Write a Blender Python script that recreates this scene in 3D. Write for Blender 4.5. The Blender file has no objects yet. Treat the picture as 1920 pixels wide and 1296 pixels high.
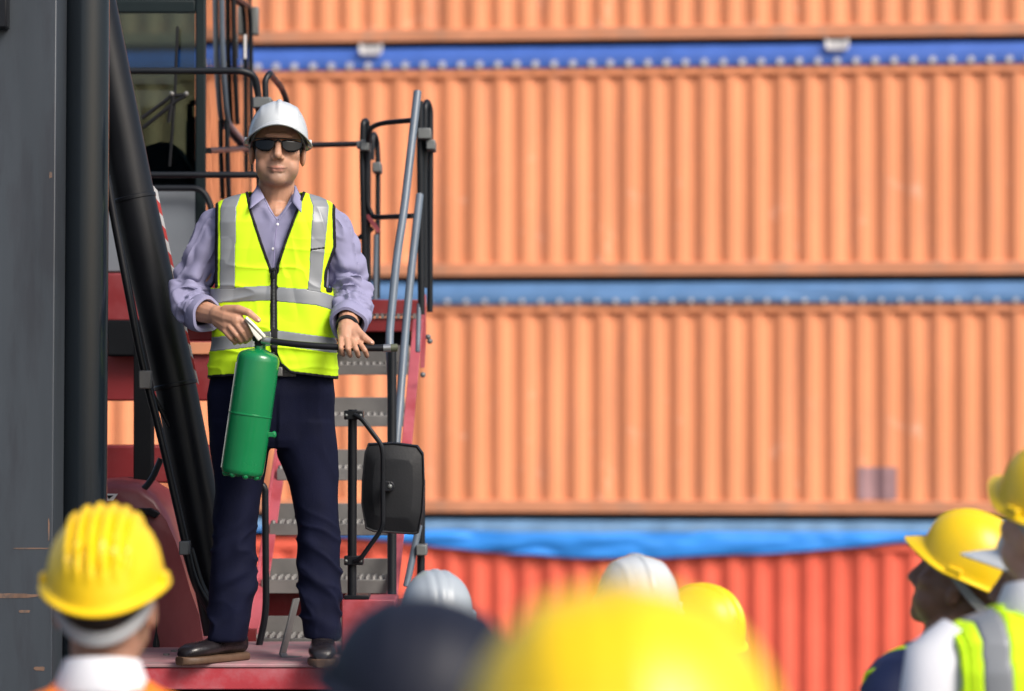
import bpy, bmesh, math, random
import numpy as np
from mathutils import Vector, Matrix
random.seed(7); np.random.seed(7)
R = math.radians
scene = bpy.context.scene
COL = scene.collection

# ------------------------------------------------------------------ camera
W0, H0, F = 1920.0, 1296.0, 5660.0          # photo size, focal length in photo pixels
CAMZ, HORIZON = 2.08, 740.0
PITCH = math.atan((HORIZON - H0/2)/F)
cam_d = bpy.data.cameras.new('camera'); cam = bpy.data.objects.new('camera', cam_d); COL.objects.link(cam)
cam.location = (0, 0, CAMZ); cam.rotation_euler = (math.pi/2 + PITCH, 0, 0)
cam_d.sensor_width = 36.0; cam_d.lens = 36.0*F/W0
cam_d.clip_start = 0.1; cam_d.clip_end = 2000
cam_d.dof.use_dof = True; cam_d.dof.focus_distance = 9.9; cam_d.dof.aperture_fstop = 2.5
scene.camera = cam
# ------------------------------------------------------------------ light
SUN_EL, SUN_AZ = 41.0, 44.0                  # degrees; azimuth measured to the right of straight behind the camera
world = bpy.data.worlds.new('World'); scene.world = world; world.use_nodes = True
wn = world.node_tree.nodes; wl = world.node_tree.links
sky = wn.new('ShaderNodeTexSky'); sky.sky_type = 'NISHITA'; sky.sun_disc = False
sky.sun_elevation = R(SUN_EL); sky.sun_rotation = R(180 - SUN_AZ)
sky.air_density = 1.0; sky.dust_density = 4.0; sky.ozone_density = 1.0
bgn = wn['Background']; bgn.inputs['Strength'].default_value = 0.105
wl.new(sky.outputs['Color'], bgn.inputs['Color'])
sd = bpy.data.lights.new('sun', 'SUN'); sun = bpy.data.objects.new('sun', sd); COL.objects.link(sun)
sd.energy = 2.2; sd.angle = R(28); sd.color = (1.0, 0.95, 0.88)
tosun = Vector((math.sin(R(SUN_AZ))*math.cos(R(SUN_EL)), -math.cos(R(SUN_AZ))*math.cos(R(SUN_EL)), math.sin(R(SUN_EL))))
sun.rotation_euler = (-tosun).to_track_quat('-Z', 'Y').to_euler(); sun.location = (6, -10, 20)
vs = scene.view_settings
vs.view_transform = 'Standard'; vs.look = 'None'; vs.gamma = 1.0; vs.use_curve_mapping = False
vs.exposure = 0.62

# ------------------------------------------------------------------ helpers
cp, sp_ = math.cos(PITCH), math.sin(PITCH)
def at(px, py, Y):
    dx = (px - W0/2)/F; dz = (H0/2 - py)/F
    d = np.array([dx, cp - dz*sp_, sp_ + dz*cp])
    return np.array([0, 0, CAMZ]) + d*(Y/d[1])
def proj(P):
    P = np.asarray(P) - np.array([0, 0, CAMZ])
    fw = P[..., 1]*cp + P[..., 2]*sp_; up = -P[..., 1]*sp_ + P[..., 2]*cp
    return W0/2 + F*P[..., 0]/fw, H0/2 - F*up/fw
def S(px, Y=10.0): return px*Y/F              # pixels to metres at a depth

def _hash(i, j, k, seed):
    n = (i*374761393 + j*668265263 + k*2147483647 + seed*1274126177) & 0xffffffff
    n = ((n ^ (n >> 13))*1274126177) & 0xffffffff
    return ((n ^ (n >> 16)) & 0xffff)/32767.5 - 1.0
def vnoise(P, scale, seed=0):
    Q = np.asarray(P, float)/np.asarray(scale, float) + 1000.0
    I = np.floor(Q).astype(np.int64); f = Q - I; f = f*f*(3 - 2*f)
    out = 0
    for a in (0, 1):
        for b in (0, 1):
            for c in (0, 1):
                w = (f[:, 0] if a else 1-f[:, 0])*(f[:, 1] if b else 1-f[:, 1])*(f[:, 2] if c else 1-f[:, 2])
                out = out + w*_hash(I[:, 0]+a, I[:, 1]+b, I[:, 2]+c, seed)
    return out
def unit(v):
    v = np.asarray(v, float); n = np.linalg.norm(v); return v/n if n > 1e-12 else v
def frame(d):
    d = unit(d); a = np.array([0, 0, 1.0]) if abs(d[2]) < 0.9 else np.array([0, 1.0, 0])
    u = unit(np.cross(a, d)); return u, np.cross(d, u), d
def rotz(a): c, s = math.cos(a), math.sin(a); return np.array([[c, -s, 0], [s, c, 0], [0, 0, 1.0]])
def rotx(a): c, s = math.cos(a), math.sin(a); return np.array([[1.0, 0, 0], [0, c, -s], [0, s, c]])
def roty(a): c, s = math.cos(a), math.sin(a); return np.array([[c, 0, s], [0, 1.0, 0], [-s, 0, c]])

class G:
    def __init__(self): self.V = []; self.Fc = []; self.n = 0
    def add(self, V, Fc):
        V = np.asarray(V, float).reshape(-1, 3); self.V.append(V)
        self.Fc += [tuple(i + self.n for i in f) for f in Fc]; self.n += len(V); return self
    def verts(self): return np.concatenate(self.V) if self.V else np.zeros((0, 3))
    def hexa(self, p):                           # 8 points: bottom 4, top 4
        return self.add(p, [(3, 2, 1, 0), (4, 5, 6, 7), (0, 1, 5, 4), (1, 2, 6, 5), (2, 3, 7, 6), (3, 0, 4, 7)])
    def box(self, c, size, M=None):
        c = np.asarray(c, float); h = np.asarray(size, float)/2
        P = np.array([[-1, -1, -1], [1, -1, -1], [1, 1, -1], [-1, 1, -1], [-1, -1, 1], [1, -1, 1], [1, 1, 1], [-1, 1, 1]])*h
        if M is not None: P = P @ np.asarray(M).T
        return self.hexa(P + c)
    def boxab(self, a, b):
        a = np.minimum(a, b); b2 = np.maximum(a, b); a = np.asarray(a); return self.box((a + b2)/2, b2 - a)
    def pbox(self, x0, y0, x1, y1, Y0, Y1):      # box whose FRONT face covers a pixel rectangle at depth Y0
        a = at(x0, y1, Y0); b = at(x1, y0, Y0)
        return self.box(((a[0]+b[0])/2, (Y0+Y1)/2, (a[2]+b[2])/2), (b[0]-a[0], Y1-Y0, b[2]-a[2]))
    def loft(self, rings, cap=True, close=True):
        n = len(rings[0]); V = np.concatenate(rings); Fc = []
        for i in range(len(rings)-1):
            for j in range(n if close else n-1):
                k = (j+1) % n
                Fc.append((i*n+j, i*n+k, (i+1)*n+k, (i+1)*n+j))
        if cap:
            Fc.append(tuple(range(n))[::-1]); Fc.append(tuple((len(rings)-1)*n + j for j in range(n)))
        return self.add(V, Fc)
    def tube(self, pts, r, seg=10, cap=True):
        pts = [np.asarray(p, float) for p in pts]; m = len(pts)
        rr = [r]*m if np.isscalar(r) else list(r)
        rings = []; u = None
        for i in range(m):
            d = unit(pts[min(i+1, m-1)] - pts[max(i-1, 0)])
            if u is None: u, v, _ = frame(d)
            else:
                u = unit(u - d*np.dot(u, d)); v = np.cross(d, u)
            t = np.linspace(0, 2*math.pi, seg, endpoint=False)
            rings.append(pts[i] + rr[i]*(np.cos(t)[:, None]*u + np.sin(t)[:, None]*v))
        return self.loft(rings, cap)
    def pipe(self, pts, r, bend=0.05, seg=10):
        pts = [np.asarray(p, float) for p in pts]; out = [pts[0]]
        for i in range(1, len(pts)-1):
            a, b, c = pts[i-1], pts[i], pts[i+1]
            l1, l2 = np.linalg.norm(a-b), np.linalg.norm(c-b); q = min(bend, l1*.48, l2*.48)
            p0 = b + unit(a-b)*q; p1 = b + unit(c-b)*q
            for t in np.linspace(0, 1, 6): out.append((1-t)**2*p0 + 2*t*(1-t)*b + t*t*p1)
        out.append(pts[-1]); return self.tube(out, r, seg)
    def ell(self, c, r, M=None, nu=16, nv=10):
        r = np.asarray(r, float)*np.ones(3); rings = []
        V = [np.array([0, 0, -1.0])]
        for i in range(1, nv):
            ph = -math.pi/2 + math.pi*i/nv
            t = np.linspace(0, 2*math.pi, nu, endpoint=False)
            V += list(np.stack([np.cos(t)*math.cos(ph), np.sin(t)*math.cos(ph), np.full(nu, math.sin(ph))], 1))
        V.append(np.array([0, 0, 1.0])); V = np.array(V)*r; Fc = []
        for j in range(nu): Fc.append((0, 1+(j+1) % nu, 1+j))
        for i in range(nv-2):
            for j in range(nu):
                k = (j+1) % nu; Fc.append((1+i*nu+j, 1+i*nu+k, 1+(i+1)*nu+k, 1+(i+1)*nu+j))
        L = len(V)-1; b = 1+(nv-2)*nu
        for j in range(nu): Fc.append((b+j, b+(j+1) % nu, L))
        if M is not None: V = V @ np.asarray(M).T
        return self.add(V + np.asarray(c), Fc)
    def chain(self, pts, rr, seg=12):
        for i, p in enumerate(pts):
            self.ell(p, rr[i], nu=seg, nv=8)
            if i: self.tube([pts[i-1], p], [rr[i-1], rr[i]], seg)
        return self
    def plate(self, poly, thick):                # polygon of 3-D points, thickened along its normal
        P = np.asarray(poly, float); n = np.zeros(3)
        for i in range(len(P)): n += np.cross(P[i], P[(i+1) % len(P)])
        n = unit(n)*thick/2; m = len(P)
        Fc = [tuple(range(m))[::-1], tuple(range(m, 2*m))] + [(i, (i+1) % m, m+(i+1) % m, m+i) for i in range(m)]
        return self.add(np.concatenate([P-n, P+n]), Fc)
    def flatbar(self, pts, w, t, wdir):          # flat strip along a path
        pts = [np.asarray(p, float) for p in pts]; wd = unit(wdir); rings = []
        for i, p in enumerate(pts):
            d = unit(pts[min(i+1, len(pts)-1)] - pts[max(i-1, 0)]); nn = unit(np.cross(d, wd))
            rings.append(np.array([p+wd*w/2+nn*t/2, p-wd*w/2+nn*t/2, p-wd*w/2-nn*t/2, p+wd*w/2-nn*t/2]))
        return self.loft(rings)
    def cyl(self, p0, p1, r, seg=20): return self.tube([p0, p1], r, seg)

ORG = {}
def thing(name, label, cat, loc, group=None, rz=0.0):
    o = bpy.data.objects.new(name, None); COL.objects.link(o); o.empty_display_size = 0.2
    o.location = loc; o.rotation_euler = (0, 0, rz); o['label'] = label; o['category'] = cat
    if group: o['group'] = group
    ORG[o.name] = (np.array(loc, float), rz); return o
def make_mesh(name, V, Fc, mat, sharp=35, recalc=True):
    me = bpy.data.meshes.new(name); me.from_pydata([tuple(v) for v in V], [], [tuple(f) for f in Fc])
    if recalc:
        bm = bmesh.new(); bm.from_mesh(me); bmesh.ops.recalc_face_normals(bm, faces=bm.faces); bm.to_mesh(me); bm.free()
    me.shade_smooth()
    if sharp: me.set_sharp_from_angle(angle=R(sharp))
    if mat: me.materials.append(mat)
    return me
def obj(name, g, mat, parent=None, sharp=35, bevel=0, solid=0, label=None, local=False, recalc=True):
    if isinstance(g, G): V, Fc = g.verts(), g.Fc
    elif isinstance(g, bpy.types.Mesh): V = None
    else: V, Fc = g
    if V is None: me = g
    else:
        V = np.array(V, float)
        if parent is not None and not local:
            org, rz = ORG[parent.name]; V = (V - org) @ rotz(-rz).T
        me = make_mesh(name, V, Fc, mat, sharp, recalc)
    o = bpy.data.objects.new(name, me); COL.objects.link(o)
    if parent is not None: o.parent = parent; ORG[o.name] = ORG[parent.name]
    if solid:
        m = o.modifiers.new('solid', 'SOLIDIFY'); m.thickness = solid; m.offset = 0
    if bevel:
        m = o.modifiers.new('bevel', 'BEVEL'); m.width = bevel; m.segments = 2; m.limit_method = 'ANGLE'; m.angle_limit = R(40)
    if label: o['label'] = label
    return o
def remesh(g, voxel, smooth=4, factor=0.5):
    me = make_mesh('tmp', g.verts(), g.Fc, None, 0)
    o = bpy.data.objects.new('tmp', me); COL.objects.link(o)
    m = o.modifiers.new('r', 'REMESH'); m.mode = 'VOXEL'; m.voxel_size = voxel
    if smooth:
        s = o.modifiers.new('s', 'SMOOTH'); s.factor = factor; s.iterations = smooth
    dg = bpy.context.evaluated_depsgraph_get(); dg.update()
    em = o.evaluated_get(dg).to_mesh()
    V = np.empty(len(em.vertices)*3); em.vertices.foreach_get('co', V); V = V.reshape(-1, 3)
    N = np.empty(len(em.vertices)*3); em.vertices.foreach_get('normal', N); N = N.reshape(-1, 3)
    Fc = [tuple(p.vertices) for p in em.polygons]
    o.evaluated_get(dg).to_mesh_clear(); bpy.data.objects.remove(o); bpy.data.meshes.remove(me)
    return V, Fc, N
def normals(V, Fc):
    V = np.asarray(V); N = np.zeros_like(V); A = np.array([f[:3] for f in Fc]); last = np.array([f[-1] for f in Fc])
    fn = np.cross(V[A[:, 1]]-V[A[:, 0]], V[last]-V[A[:, 0]])
    for k in range(3): np.add.at(N, A[:, k], fn)
    np.add.at(N, last, fn); l = np.linalg.norm(N, axis=1, keepdims=True); return N/np.maximum(l, 1e-12)

# ------------------------------------------------------------------ materials
def lin(r, g, b): return tuple(((c/255)/12.92 if c <= 10 else (((c/255)+.055)/1.055)**2.4) for c in (r, g, b))
MATS = {}
def mat(name, col, rough=0.5, metal=0.0, var=0.12, vscale=6.0, bump=0.0, bscale=60.0, spec=0.5, coat=0.0, col2=None, mixlo=.45, mixhi=.6, mscale=8.0, sub=0.0, rvar=.1, stretch=None, attr=None, sheen=0.0, col3=None, lo3=.62, hi3=.70, scale3=6.0, st3=None, zmax3=None):
    if name in MATS: return MATS[name]
    m = bpy.data.materials.new(name); m.use_nodes = True; nt = m.node_tree; n, l = nt.nodes, nt.links
    b = n['Principled BSDF']; tc = n.new('ShaderNodeTexCoord'); src = tc.outputs['Object']
    if stretch:
        mp = n.new('ShaderNodeMapping'); mp.inputs['Scale'].default_value = stretch; l.new(src, mp.inputs['Vector']); src = mp.outputs['Vector']
    nz = n.new('ShaderNodeTexNoise'); nz.inputs['Scale'].default_value = vscale; nz.inputs['Detail'].default_value = 6; l.new(src, nz.inputs['Vector'])
    mr = n.new('ShaderNodeMapRange'); mr.inputs['From Min'].default_value = .3; mr.inputs['From Max'].default_value = .7
    mr.inputs['To Min'].default_value = 1-var; mr.inputs['To Max'].default_value = 1+var*.6; l.new(nz.outputs['Fac'], mr.inputs['Value'])
    rgb = n.new('ShaderNodeRGB'); rgb.outputs[0].default_value = (*col, 1); base = rgb.outputs[0]
    if attr:
        at_ = n.new('ShaderNodeAttribute'); at_.attribute_name = attr; base = at_.outputs['Color']
    if col2:
        n2 = n.new('ShaderNodeTexNoise'); n2.inputs['Scale'].default_value = mscale; n2.inputs['Detail'].default_value = 9; n2.inputs['Roughness'].default_value = .65; l.new(src, n2.inputs['Vector'])
        m2 = n.new('ShaderNodeMapRange'); m2.inputs['From Min'].default_value = mixlo; m2.inputs['From Max'].default_value = mixhi; l.new(n2.outputs['Fac'], m2.inputs['Value'])
        mx = n.new('ShaderNodeMix'); mx.data_type = 'RGBA'; l.new(m2.outputs[0], mx.inputs[0]); l.new(base, mx.inputs[6]); mx.inputs[7].default_value = (*col2, 1); base = mx.outputs[2]
    if col3:
        v3 = tc.outputs['Object']
        if st3:
            mp3 = n.new('ShaderNodeMapping'); mp3.inputs['Scale'].default_value = st3; l.new(v3, mp3.inputs['Vector']); v3 = mp3.outputs['Vector']
        n3 = n.new('ShaderNodeTexNoise'); n3.inputs['Scale'].default_value = scale3; n3.inputs['Detail'].default_value = 8; n3.inputs['Roughness'].default_value = .7; l.new(v3, n3.inputs['Vector'])
        f3 = n.new('ShaderNodeMapRange'); f3.inputs['From Min'].default_value = lo3; f3.inputs['From Max'].default_value = hi3; l.new(n3.outputs['Fac'], f3.inputs['Value']); fac = f3.outputs[0]
        if zmax3:
            sx_ = n.new('ShaderNodeSeparateXYZ'); l.new(tc.outputs['Object'], sx_.inputs[0]); z3 = n.new('ShaderNodeMapRange'); z3.inputs['From Min'].default_value = zmax3; z3.inputs['From Max'].default_value = zmax3-.6; l.new(sx_.outputs[2], z3.inputs['Value'])
            mu = n.new('ShaderNodeMath'); mu.operation = 'MULTIPLY'; l.new(fac, mu.inputs[0]); l.new(z3.outputs[0], mu.inputs[1]); fac = mu.outputs[0]
        m3 = n.new('ShaderNodeMix'); m3.data_type = 'RGBA'; l.new(fac, m3.inputs[0]); l.new(base, m3.inputs[6]); m3.inputs[7].default_value = (*col3, 1); base = m3.outputs[2]
    vm = n.new('ShaderNodeVectorMath'); vm.operation = 'SCALE'; l.new(base, vm.inputs[0]); l.new(mr.outputs[0], vm.inputs['Scale'])
    l.new(vm.outputs[0], b.inputs['Base Color'])
    r2 = n.new('ShaderNodeMapRange'); r2.inputs['To Min'].default_value = max(0.02, rough-rvar); r2.inputs['To Max'].default_value = min(1, rough+rvar); l.new(nz.outputs['Fac'], r2.inputs['Value']); l.new(r2.outputs[0], b.inputs['Roughness'])
    b.inputs['Metallic'].default_value = metal; b.inputs['Specular IOR Level'].default_value = spec; b.inputs['Coat Weight'].default_value = coat; b.inputs['Coat Roughness'].default_value = .12
    if sheen: b.inputs['Sheen Weight'].default_value = sheen
    if sub: b.inputs['Subsurface Weight'].default_value = sub; b.inputs['Subsurface Radius'].default_value = (.01, .004, .002); b.inputs['Subsurface Scale'].default_value = .6
    if bump:
        bz = n.new('ShaderNodeTexNoise'); bz.inputs['Scale'].default_value = bscale; bz.inputs['Detail'].default_value = 4; l.new(src, bz.inputs['Vector'])
        bp = n.new('ShaderNodeBump'); bp.inputs['Strength'].default_value = bump; bp.inputs['Distance'].default_value = .01; l.new(bz.outputs['Fac'], bp.inputs['Height']); l.new(bp.outputs[0], b.inputs['Normal'])
    MATS[name] = m; return m
def glass(name, tint, alpha, rough=0.02):
    m = bpy.data.materials.new(name); m.use_nodes = True; nt = m.node_tree; n, l = nt.nodes, nt.links
    n.remove(n['Principled BSDF']); tr = n.new('ShaderNodeBsdfTransparent'); tr.inputs[0].default_value = (*tint, 1)
    gl = n.new('ShaderNodeBsdfGlossy'); gl.inputs['Roughness'].default_value = rough; gl.inputs[0].default_value = (.95, .95, .95, 1)
    fr = n.new('ShaderNodeFresnel'); fr.inputs[0].default_value = alpha
    tcn = n.new('ShaderNodeTexCoord'); nz = n.new('ShaderNodeTexNoise'); nz.inputs['Scale'].default_value = 2.5; l.new(tcn.outputs['Object'], nz.inputs['Vector'])
    bp = n.new('ShaderNodeBump'); bp.inputs['Strength'].default_value = .04; bp.inputs['Distance'].default_value = .02; l.new(nz.outputs['Fac'], bp.inputs['Height']); l.new(bp.outputs[0], gl.inputs['Normal'])
    mx = n.new('ShaderNodeMixShader'); l.new(fr.outputs[0], mx.inputs[0]); l.new(tr.outputs[0], mx.inputs[1]); l.new(gl.outputs[0], mx.inputs[2]); l.new(mx.outputs[0], n['Material Output'].inputs['Surface'])
    MATS[name] = m; return m

M_asphalt = mat('asphalt', (.10, .10, .10), .9, var=.3, vscale=1.5, bump=.5, bscale=90)
M_orange = mat('container_orange', (.81, .305, .145), .5, var=.12, vscale=1.2, col2=(.60, .25, .15), mixlo=.52, mixhi=.85, mscale=2.2, stretch=(1.6, 1, .35), col3=(.86, .50, .36), lo3=.60, hi3=.76, scale3=2.6, zmax3=1.6, bump=.05, bscale=5, spec=.35)
M_orange_rail = mat('container_orange_rail', (.62, .26, .14), .5, var=.15, vscale=2, col2=(.45, .25, .17), mixlo=.5, mixhi=.75, mscale=2.5, spec=.35)
M_red_cont = mat('container_red', (.82, .135, .08), .5, var=.15, vscale=1.2, spec=.35, col3=(.6, .06, .05), lo3=.55, hi3=.75, scale3=2.0, st3=(1.5, 1, .3))
M_patch = mat('repair_patch_paint', (.36, .21, .22), .6, var=.1)
M_cast = mat('corner_casting', (.22, .13, .09), .6, var=.2)
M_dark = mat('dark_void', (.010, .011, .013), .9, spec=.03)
M_tarp1 = mat('tarpaulin_royal_blue', (.05, .125, .45), .42, var=.12, vscale=3, bump=.1, bscale=8)
M_tarp2 = mat('tarpaulin_faded_blue', (.085, .19, .38), .5, var=.18, vscale=2.2, bump=.15, bscale=7)
M_tarp3 = mat('tarpaulin_bright_blue', (.035, .27, .80), .42, var=.12, vscale=2.0, bump=.15, bscale=5)
M_tarp3b = mat('tarpaulin_greyed_band', (.13, .25, .42), .5, var=.3, vscale=3.0, stretch=(1, 1, .3), bump=.2, bscale=5)
M_eyelet = mat('eyelet_metal', (.62, .60, .60), .45, metal=.2)
M_mast = mat('mast_paint', (.043, .052, .064), .42, var=.18, vscale=2.5, col2=(.035, .04, .05), mixlo=.5, mixhi=.62, mscale=4, stretch=(2.2, 1, .35), bump=.06, bscale=12, col3=(.20, .12, .085), lo3=.63, hi3=.66, scale3=7.0, st3=(1, 1, 1.6), zmax3=1.55)
M_blk = mat('black_paint', (.008, .009, .012), .36, var=.2, vscale=5, spec=.28, bump=.03, bscale=20)
M_cyl = mat('cylinder_black_gloss', (.007, .011, .016), .2, var=.15, vscale=4, coat=.15, spec=.4, stretch=(1, 1, .2))
M_tube = mat('handrail_black', (.010, .012, .016), .38, var=.2, vscale=8, spec=.3)
M_tubeg = mat('handrail_grey', (.11, .14, .18), .35, var=.15, vscale=8)
M_mred = mat('machine_red', (.19, .016, .019), .42, var=.16, vscale=4, col2=(.23, .045, .05), mixlo=.5, mixhi=.7, mscale=5, bump=.06, bscale=14)  # base red taken down for the shade the beams stand in
M_tankred = mat('tank_dim_red', (.20, .042, .048), .38, var=.2, vscale=4, col2=(.15, .022, .026), mixlo=.45, mixhi=.65, mscale=4, stretch=(1.5, 1, .6))  # darker copy of the stair red; the tank's dimness is in its colour
M_pink = mat('machine_lit_red', (.40, .085, .108), .45, var=.14, vscale=5, col2=(.33, .045, .055), mixlo=.48, mixhi=.65, mscale=6)  # lighter, pinker red for the stair parts that catch the light
M_plat = mat('platform_red', (.46, .045, .06), .45, var=.2, vscale=7, col2=(.42, .12, .14), mixlo=.45, mixhi=.65, mscale=7, bump=.1, bscale=25)
M_plattop = mat('platform_worn_top', (.42, .20, .22), .6, var=.25, vscale=9, col2=(.30, .22, .22), mixlo=.4, mixhi=.65, mscale=10)
M_steel = mat('galvanised_steel', (.20, .195, .19), .5, metal=.35, var=.18, vscale=9, bump=.06, bscale=40)
M_steel2 = mat('clamp_steel', (.16, .17, .17), .5, metal=.4, var=.2)
M_grey = mat('cab_grey_panel', (.17, .19, .215), .45, var=.08, vscale=3)
M_cabin = mat('cab_interior', (.009, .016, .018), .5, spec=.2)
M_rust = mat('bare_rusty_steel', (.19, .11, .075), .75, var=.3, vscale=14, col2=(.10, .075, .065), mscale=20)
M_white = mat('sticker_white', (.75, .75, .75), .5, var=.05)
M_tapered = mat('hazard_red', (.55, .06, .06), .45, var=.12)
M_tapewh = mat('hazard_white', (.62, .63, .66), .45, var=.12)
M_rubber = mat('tyre_rubber', (.02, .02, .02), .8)
M_mirror = mat('mirror_housing_plastic', (.013, .014, .017), .5, spec=.3, var=.2, vscale=10, bump=.06, bscale=120)
M_glassf = glass('cab_front_glass', (.27, .43, .45), 1.5)
M_glasss = glass('cab_side_glass', (.86, .86, .84), 2.0)
M_glassr = glass('cab_rear_glass', (.93, .95, .94), 1.3)
M_skin = mat('skin_tan', (.42, .23, .15), .48, var=.10, vscale=30, sub=.12, bump=.04, bscale=250, attr='skin', spec=.4)
M_shirt = mat('shirt_lilac', (.262, .256, .395), .85, var=.06, vscale=12, bump=.03, bscale=300, spec=.15)
M_lime = mat('vest_lime', (.62, .93, .02), .65, var=.05, vscale=9, bump=.015, bscale=300, spec=.15)
M_silver = mat('reflective_tape', (.235, .25, .27), .42, var=.08, vscale=10, metal=.1, bump=.015, bscale=200)
M_trim = mat('trim_black', (.010, .010, .012), .6, spec=.25)
M_navy = mat('trousers_navy', (.0058, .0072, .023), .8, var=.15, vscale=14, bump=.1, bscale=260, spec=.12)
M_shoe = mat('shoe_leather', (.014, .011, .013), .3, var=.3, vscale=22, bump=.15, bscale=70)
M_sole = mat('shoe_sole', (.10, .055, .032), .6, var=.2, vscale=30)
M_hatw = mat('helmet_white', (.53, .56, .58), .28, var=.03, vscale=6, coat=.3)
M_haty = mat('helmet_yellow', (.86, .565, .006), .40, var=.05, vscale=6, coat=.05, col2=(.78, .54, .02), mixlo=.55, mixhi=.8, mscale=9)
M_hatn = mat('helmet_navy', (.008, .010, .021), .6, spec=.3, var=.1)
M_band = mat('helmet_band_grey', (.33, .35, .37), .55, var=.1)
M_lens = mat('sunglass_lens', (.004, .004, .005), .07, var=0, rvar=.02, spec=.3)
M_frame = mat('sunglass_frame', (.02, .02, .022), .3, metal=.4)
M_green = mat('extinguisher_green', (.004, .185, .058), .25, var=.07, vscale=8, coat=.35, bump=.02, bscale=30)
M_wlever = mat('lever_white', (.72, .70, .62), .4, var=.08)
M_hose = mat('hose_rubber', (.008, .008, .010), .38, spec=.4)
M_chrome = mat('fitting_metal', (.45, .45, .44), .3, metal=.8)
M_olive = mat('nozzle_tip', (.13, .14, .09), .45, metal=.3)
M_hair = mat('hair_black', (.012, .010, .009), .6, bump=.4, bscale=150, stretch=(1, 1, .2))
M_wshirt = mat('shirt_white', (.70, .71, .76), .8, var=.05, vscale=10, bump=.06, bscale=120)
M_orangev = mat('vest_orange', (.90, .20, .01), .65, var=.05)
M_dnavy = mat('vest_navy', (.012, .022, .085), .7, var=.1)

# ------------------------------------------------------------------ ground
g = G(); ys = [-150, 20, 21.5, 28.5, 29.5, 600]; zs = [0, 0, -.12, -1.70, -1.79, -1.79]
V = []; Fc = []
for i, (y, z) in enumerate(zip(ys, zs)):
    for x in (-500, -60, 0, 60, 500): V.append((x, y, z))
    if i:
        for j in range(4): Fc.append(((i-1)*5+j, (i-1)*5+j+1, i*5+j+1, i*5+j))
gr = obj('ground', (V, Fc), M_asphalt, sharp=0); gr['kind'] = 'structure'

# ------------------------------------------------------------------ containers
TH = .0963; CY = -math.atan(TH)                      # wall yaw: right end nearer
CL, CH, CW, PITCHC = 12.192, 2.545, 2.438, 0.278
def cont_point(px):                                  # front plane point at a photo column
    k = (px - W0/2)/F; Y = 32.75/(1 + TH*k); return np.array([k*Y, Y, 0])
c_left = cont_point(-75)
def corr_front(x0, x1, z0, z1, y_out=0.0, depth=.040, off=0.0, wob=.004):
    xs = []; x = x0; prof = [(0, 0), (.072, 0), (.072+.068, 1), (.072+.068+.070, 1), (PITCHC, 0)]
    n = int(math.ceil((x1-x0)/PITCHC)); P = []
    for i in range(n):
        for (dx, d) in prof[:-1]:
            xx = x0 + i*PITCHC + dx
            if xx <= x1: P.append((xx, y_out + d*depth + off))
    P.append((x1, y_out + off))
    Vv = []; Ff = []
    zr = np.linspace(z0, z1, 9); P = np.array(P)
    for z in zr:
        ww = wob*vnoise(np.stack([P[:, 0], np.full(len(P), z), np.zeros(len(P))+z0], 1), (.5, .5, 1), 3)
        for p, w in zip(P, ww): Vv.append((p[0], p[1]+w, z))
    m = len(P)
    for i in range(8):
        for j in range(m-1): Ff.append((i*m+j, i*m+j+1, (i+1)*m+j+1, (i+1)*m+j))
    return Vv, Ff
def container(label, z, wallmat, railmat):
    t = thing('shipping_container', label, 'container', (c_left[0], c_left[1], z), 'containers in the stack', CY)
    top = CH - .02
    zb0, zb1, zt0, zt1 = .0, .135, top-.36, top-.24
    g = G(); g.box((CL/2, .055, (zb0+zb1)/2), (CL-.3, .10, zb1-zb0)); obj('bottom_rail', g, railmat, t, local=True, bevel=.01)
    g = G(); g.box((CL/2, .055, (zt0+zt1)/2), (CL-.3, .10, zt1-zt0)); obj('top_rail', g, wallmat, t, local=True, bevel=.012)
    obj('corrugated_wall', corr_front(.12, CL-.12, zb1, zt0, .024), wallmat, t, local=True, sharp=20, recalc=False)
    g = G(); g.box((CL/2, .12, (zt1+top)/2+.0), (CL-.3, .08, top-zt1)); g.box((CL/2, CW-.05, top/2), (CL-.3, .06, top-.02)); g.box((CL/2, CW/2, .07), (CL-.3, CW-.3, .05)); obj('frame', g, M_dark, t, local=True)
    for x in (0.075, CL-.075):
        g = G(); g.box((x, .08, CH/2), (.15, .15, CH-.24)); g.box((x, CW-.08, CH/2), (.15, .15, CH-.24)); g.box((x, CW/2, CH/2), (.06, CW-.3, CH-.3)); obj('end_frame', g, wallmat, t, local=True, bevel=.008)
        for zc in (.06, CH-.06):
            g = G(); g.box((x, .09, zc), (.17, .18, .118)); obj('corner_casting', g, M_cast, t, local=True, bevel=.01)
    return t
Z_A, Z_B, Z_C = 5.93, 3.37, .80; Z_D = Z_C - 2.575
cA = container('orange shipping container at the top of the stack, cut off by the frame', Z_A, M_orange, M_orange_rail)
cB = container('orange shipping container below the royal blue tarpaulin with grommets', Z_B, M_orange, M_orange_rail)
cC = container('orange shipping container with a grey repair patch, above the sagging blue tarpaulin', Z_C, M_orange, M_orange_rail)
cD = container('red shipping container at the bottom of the stack', Z_D, M_red_cont, M_red_cont)
xp = lambda px: (cont_point(px)[0]-c_left[0])/math.cos(CY)       # container-local x from a photo column
# grey repair patch on container C
x0 = .12 + round((xp(1632)-.12)/PITCHC)*PITCHC
obj('repair_patch', corr_front(x0, x0+.415, .15, .50, .024, off=-.011, wob=0), M_patch, cC, local=True, sharp=20, recalc=False, label='square grey patch on the corrugated wall')

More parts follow.
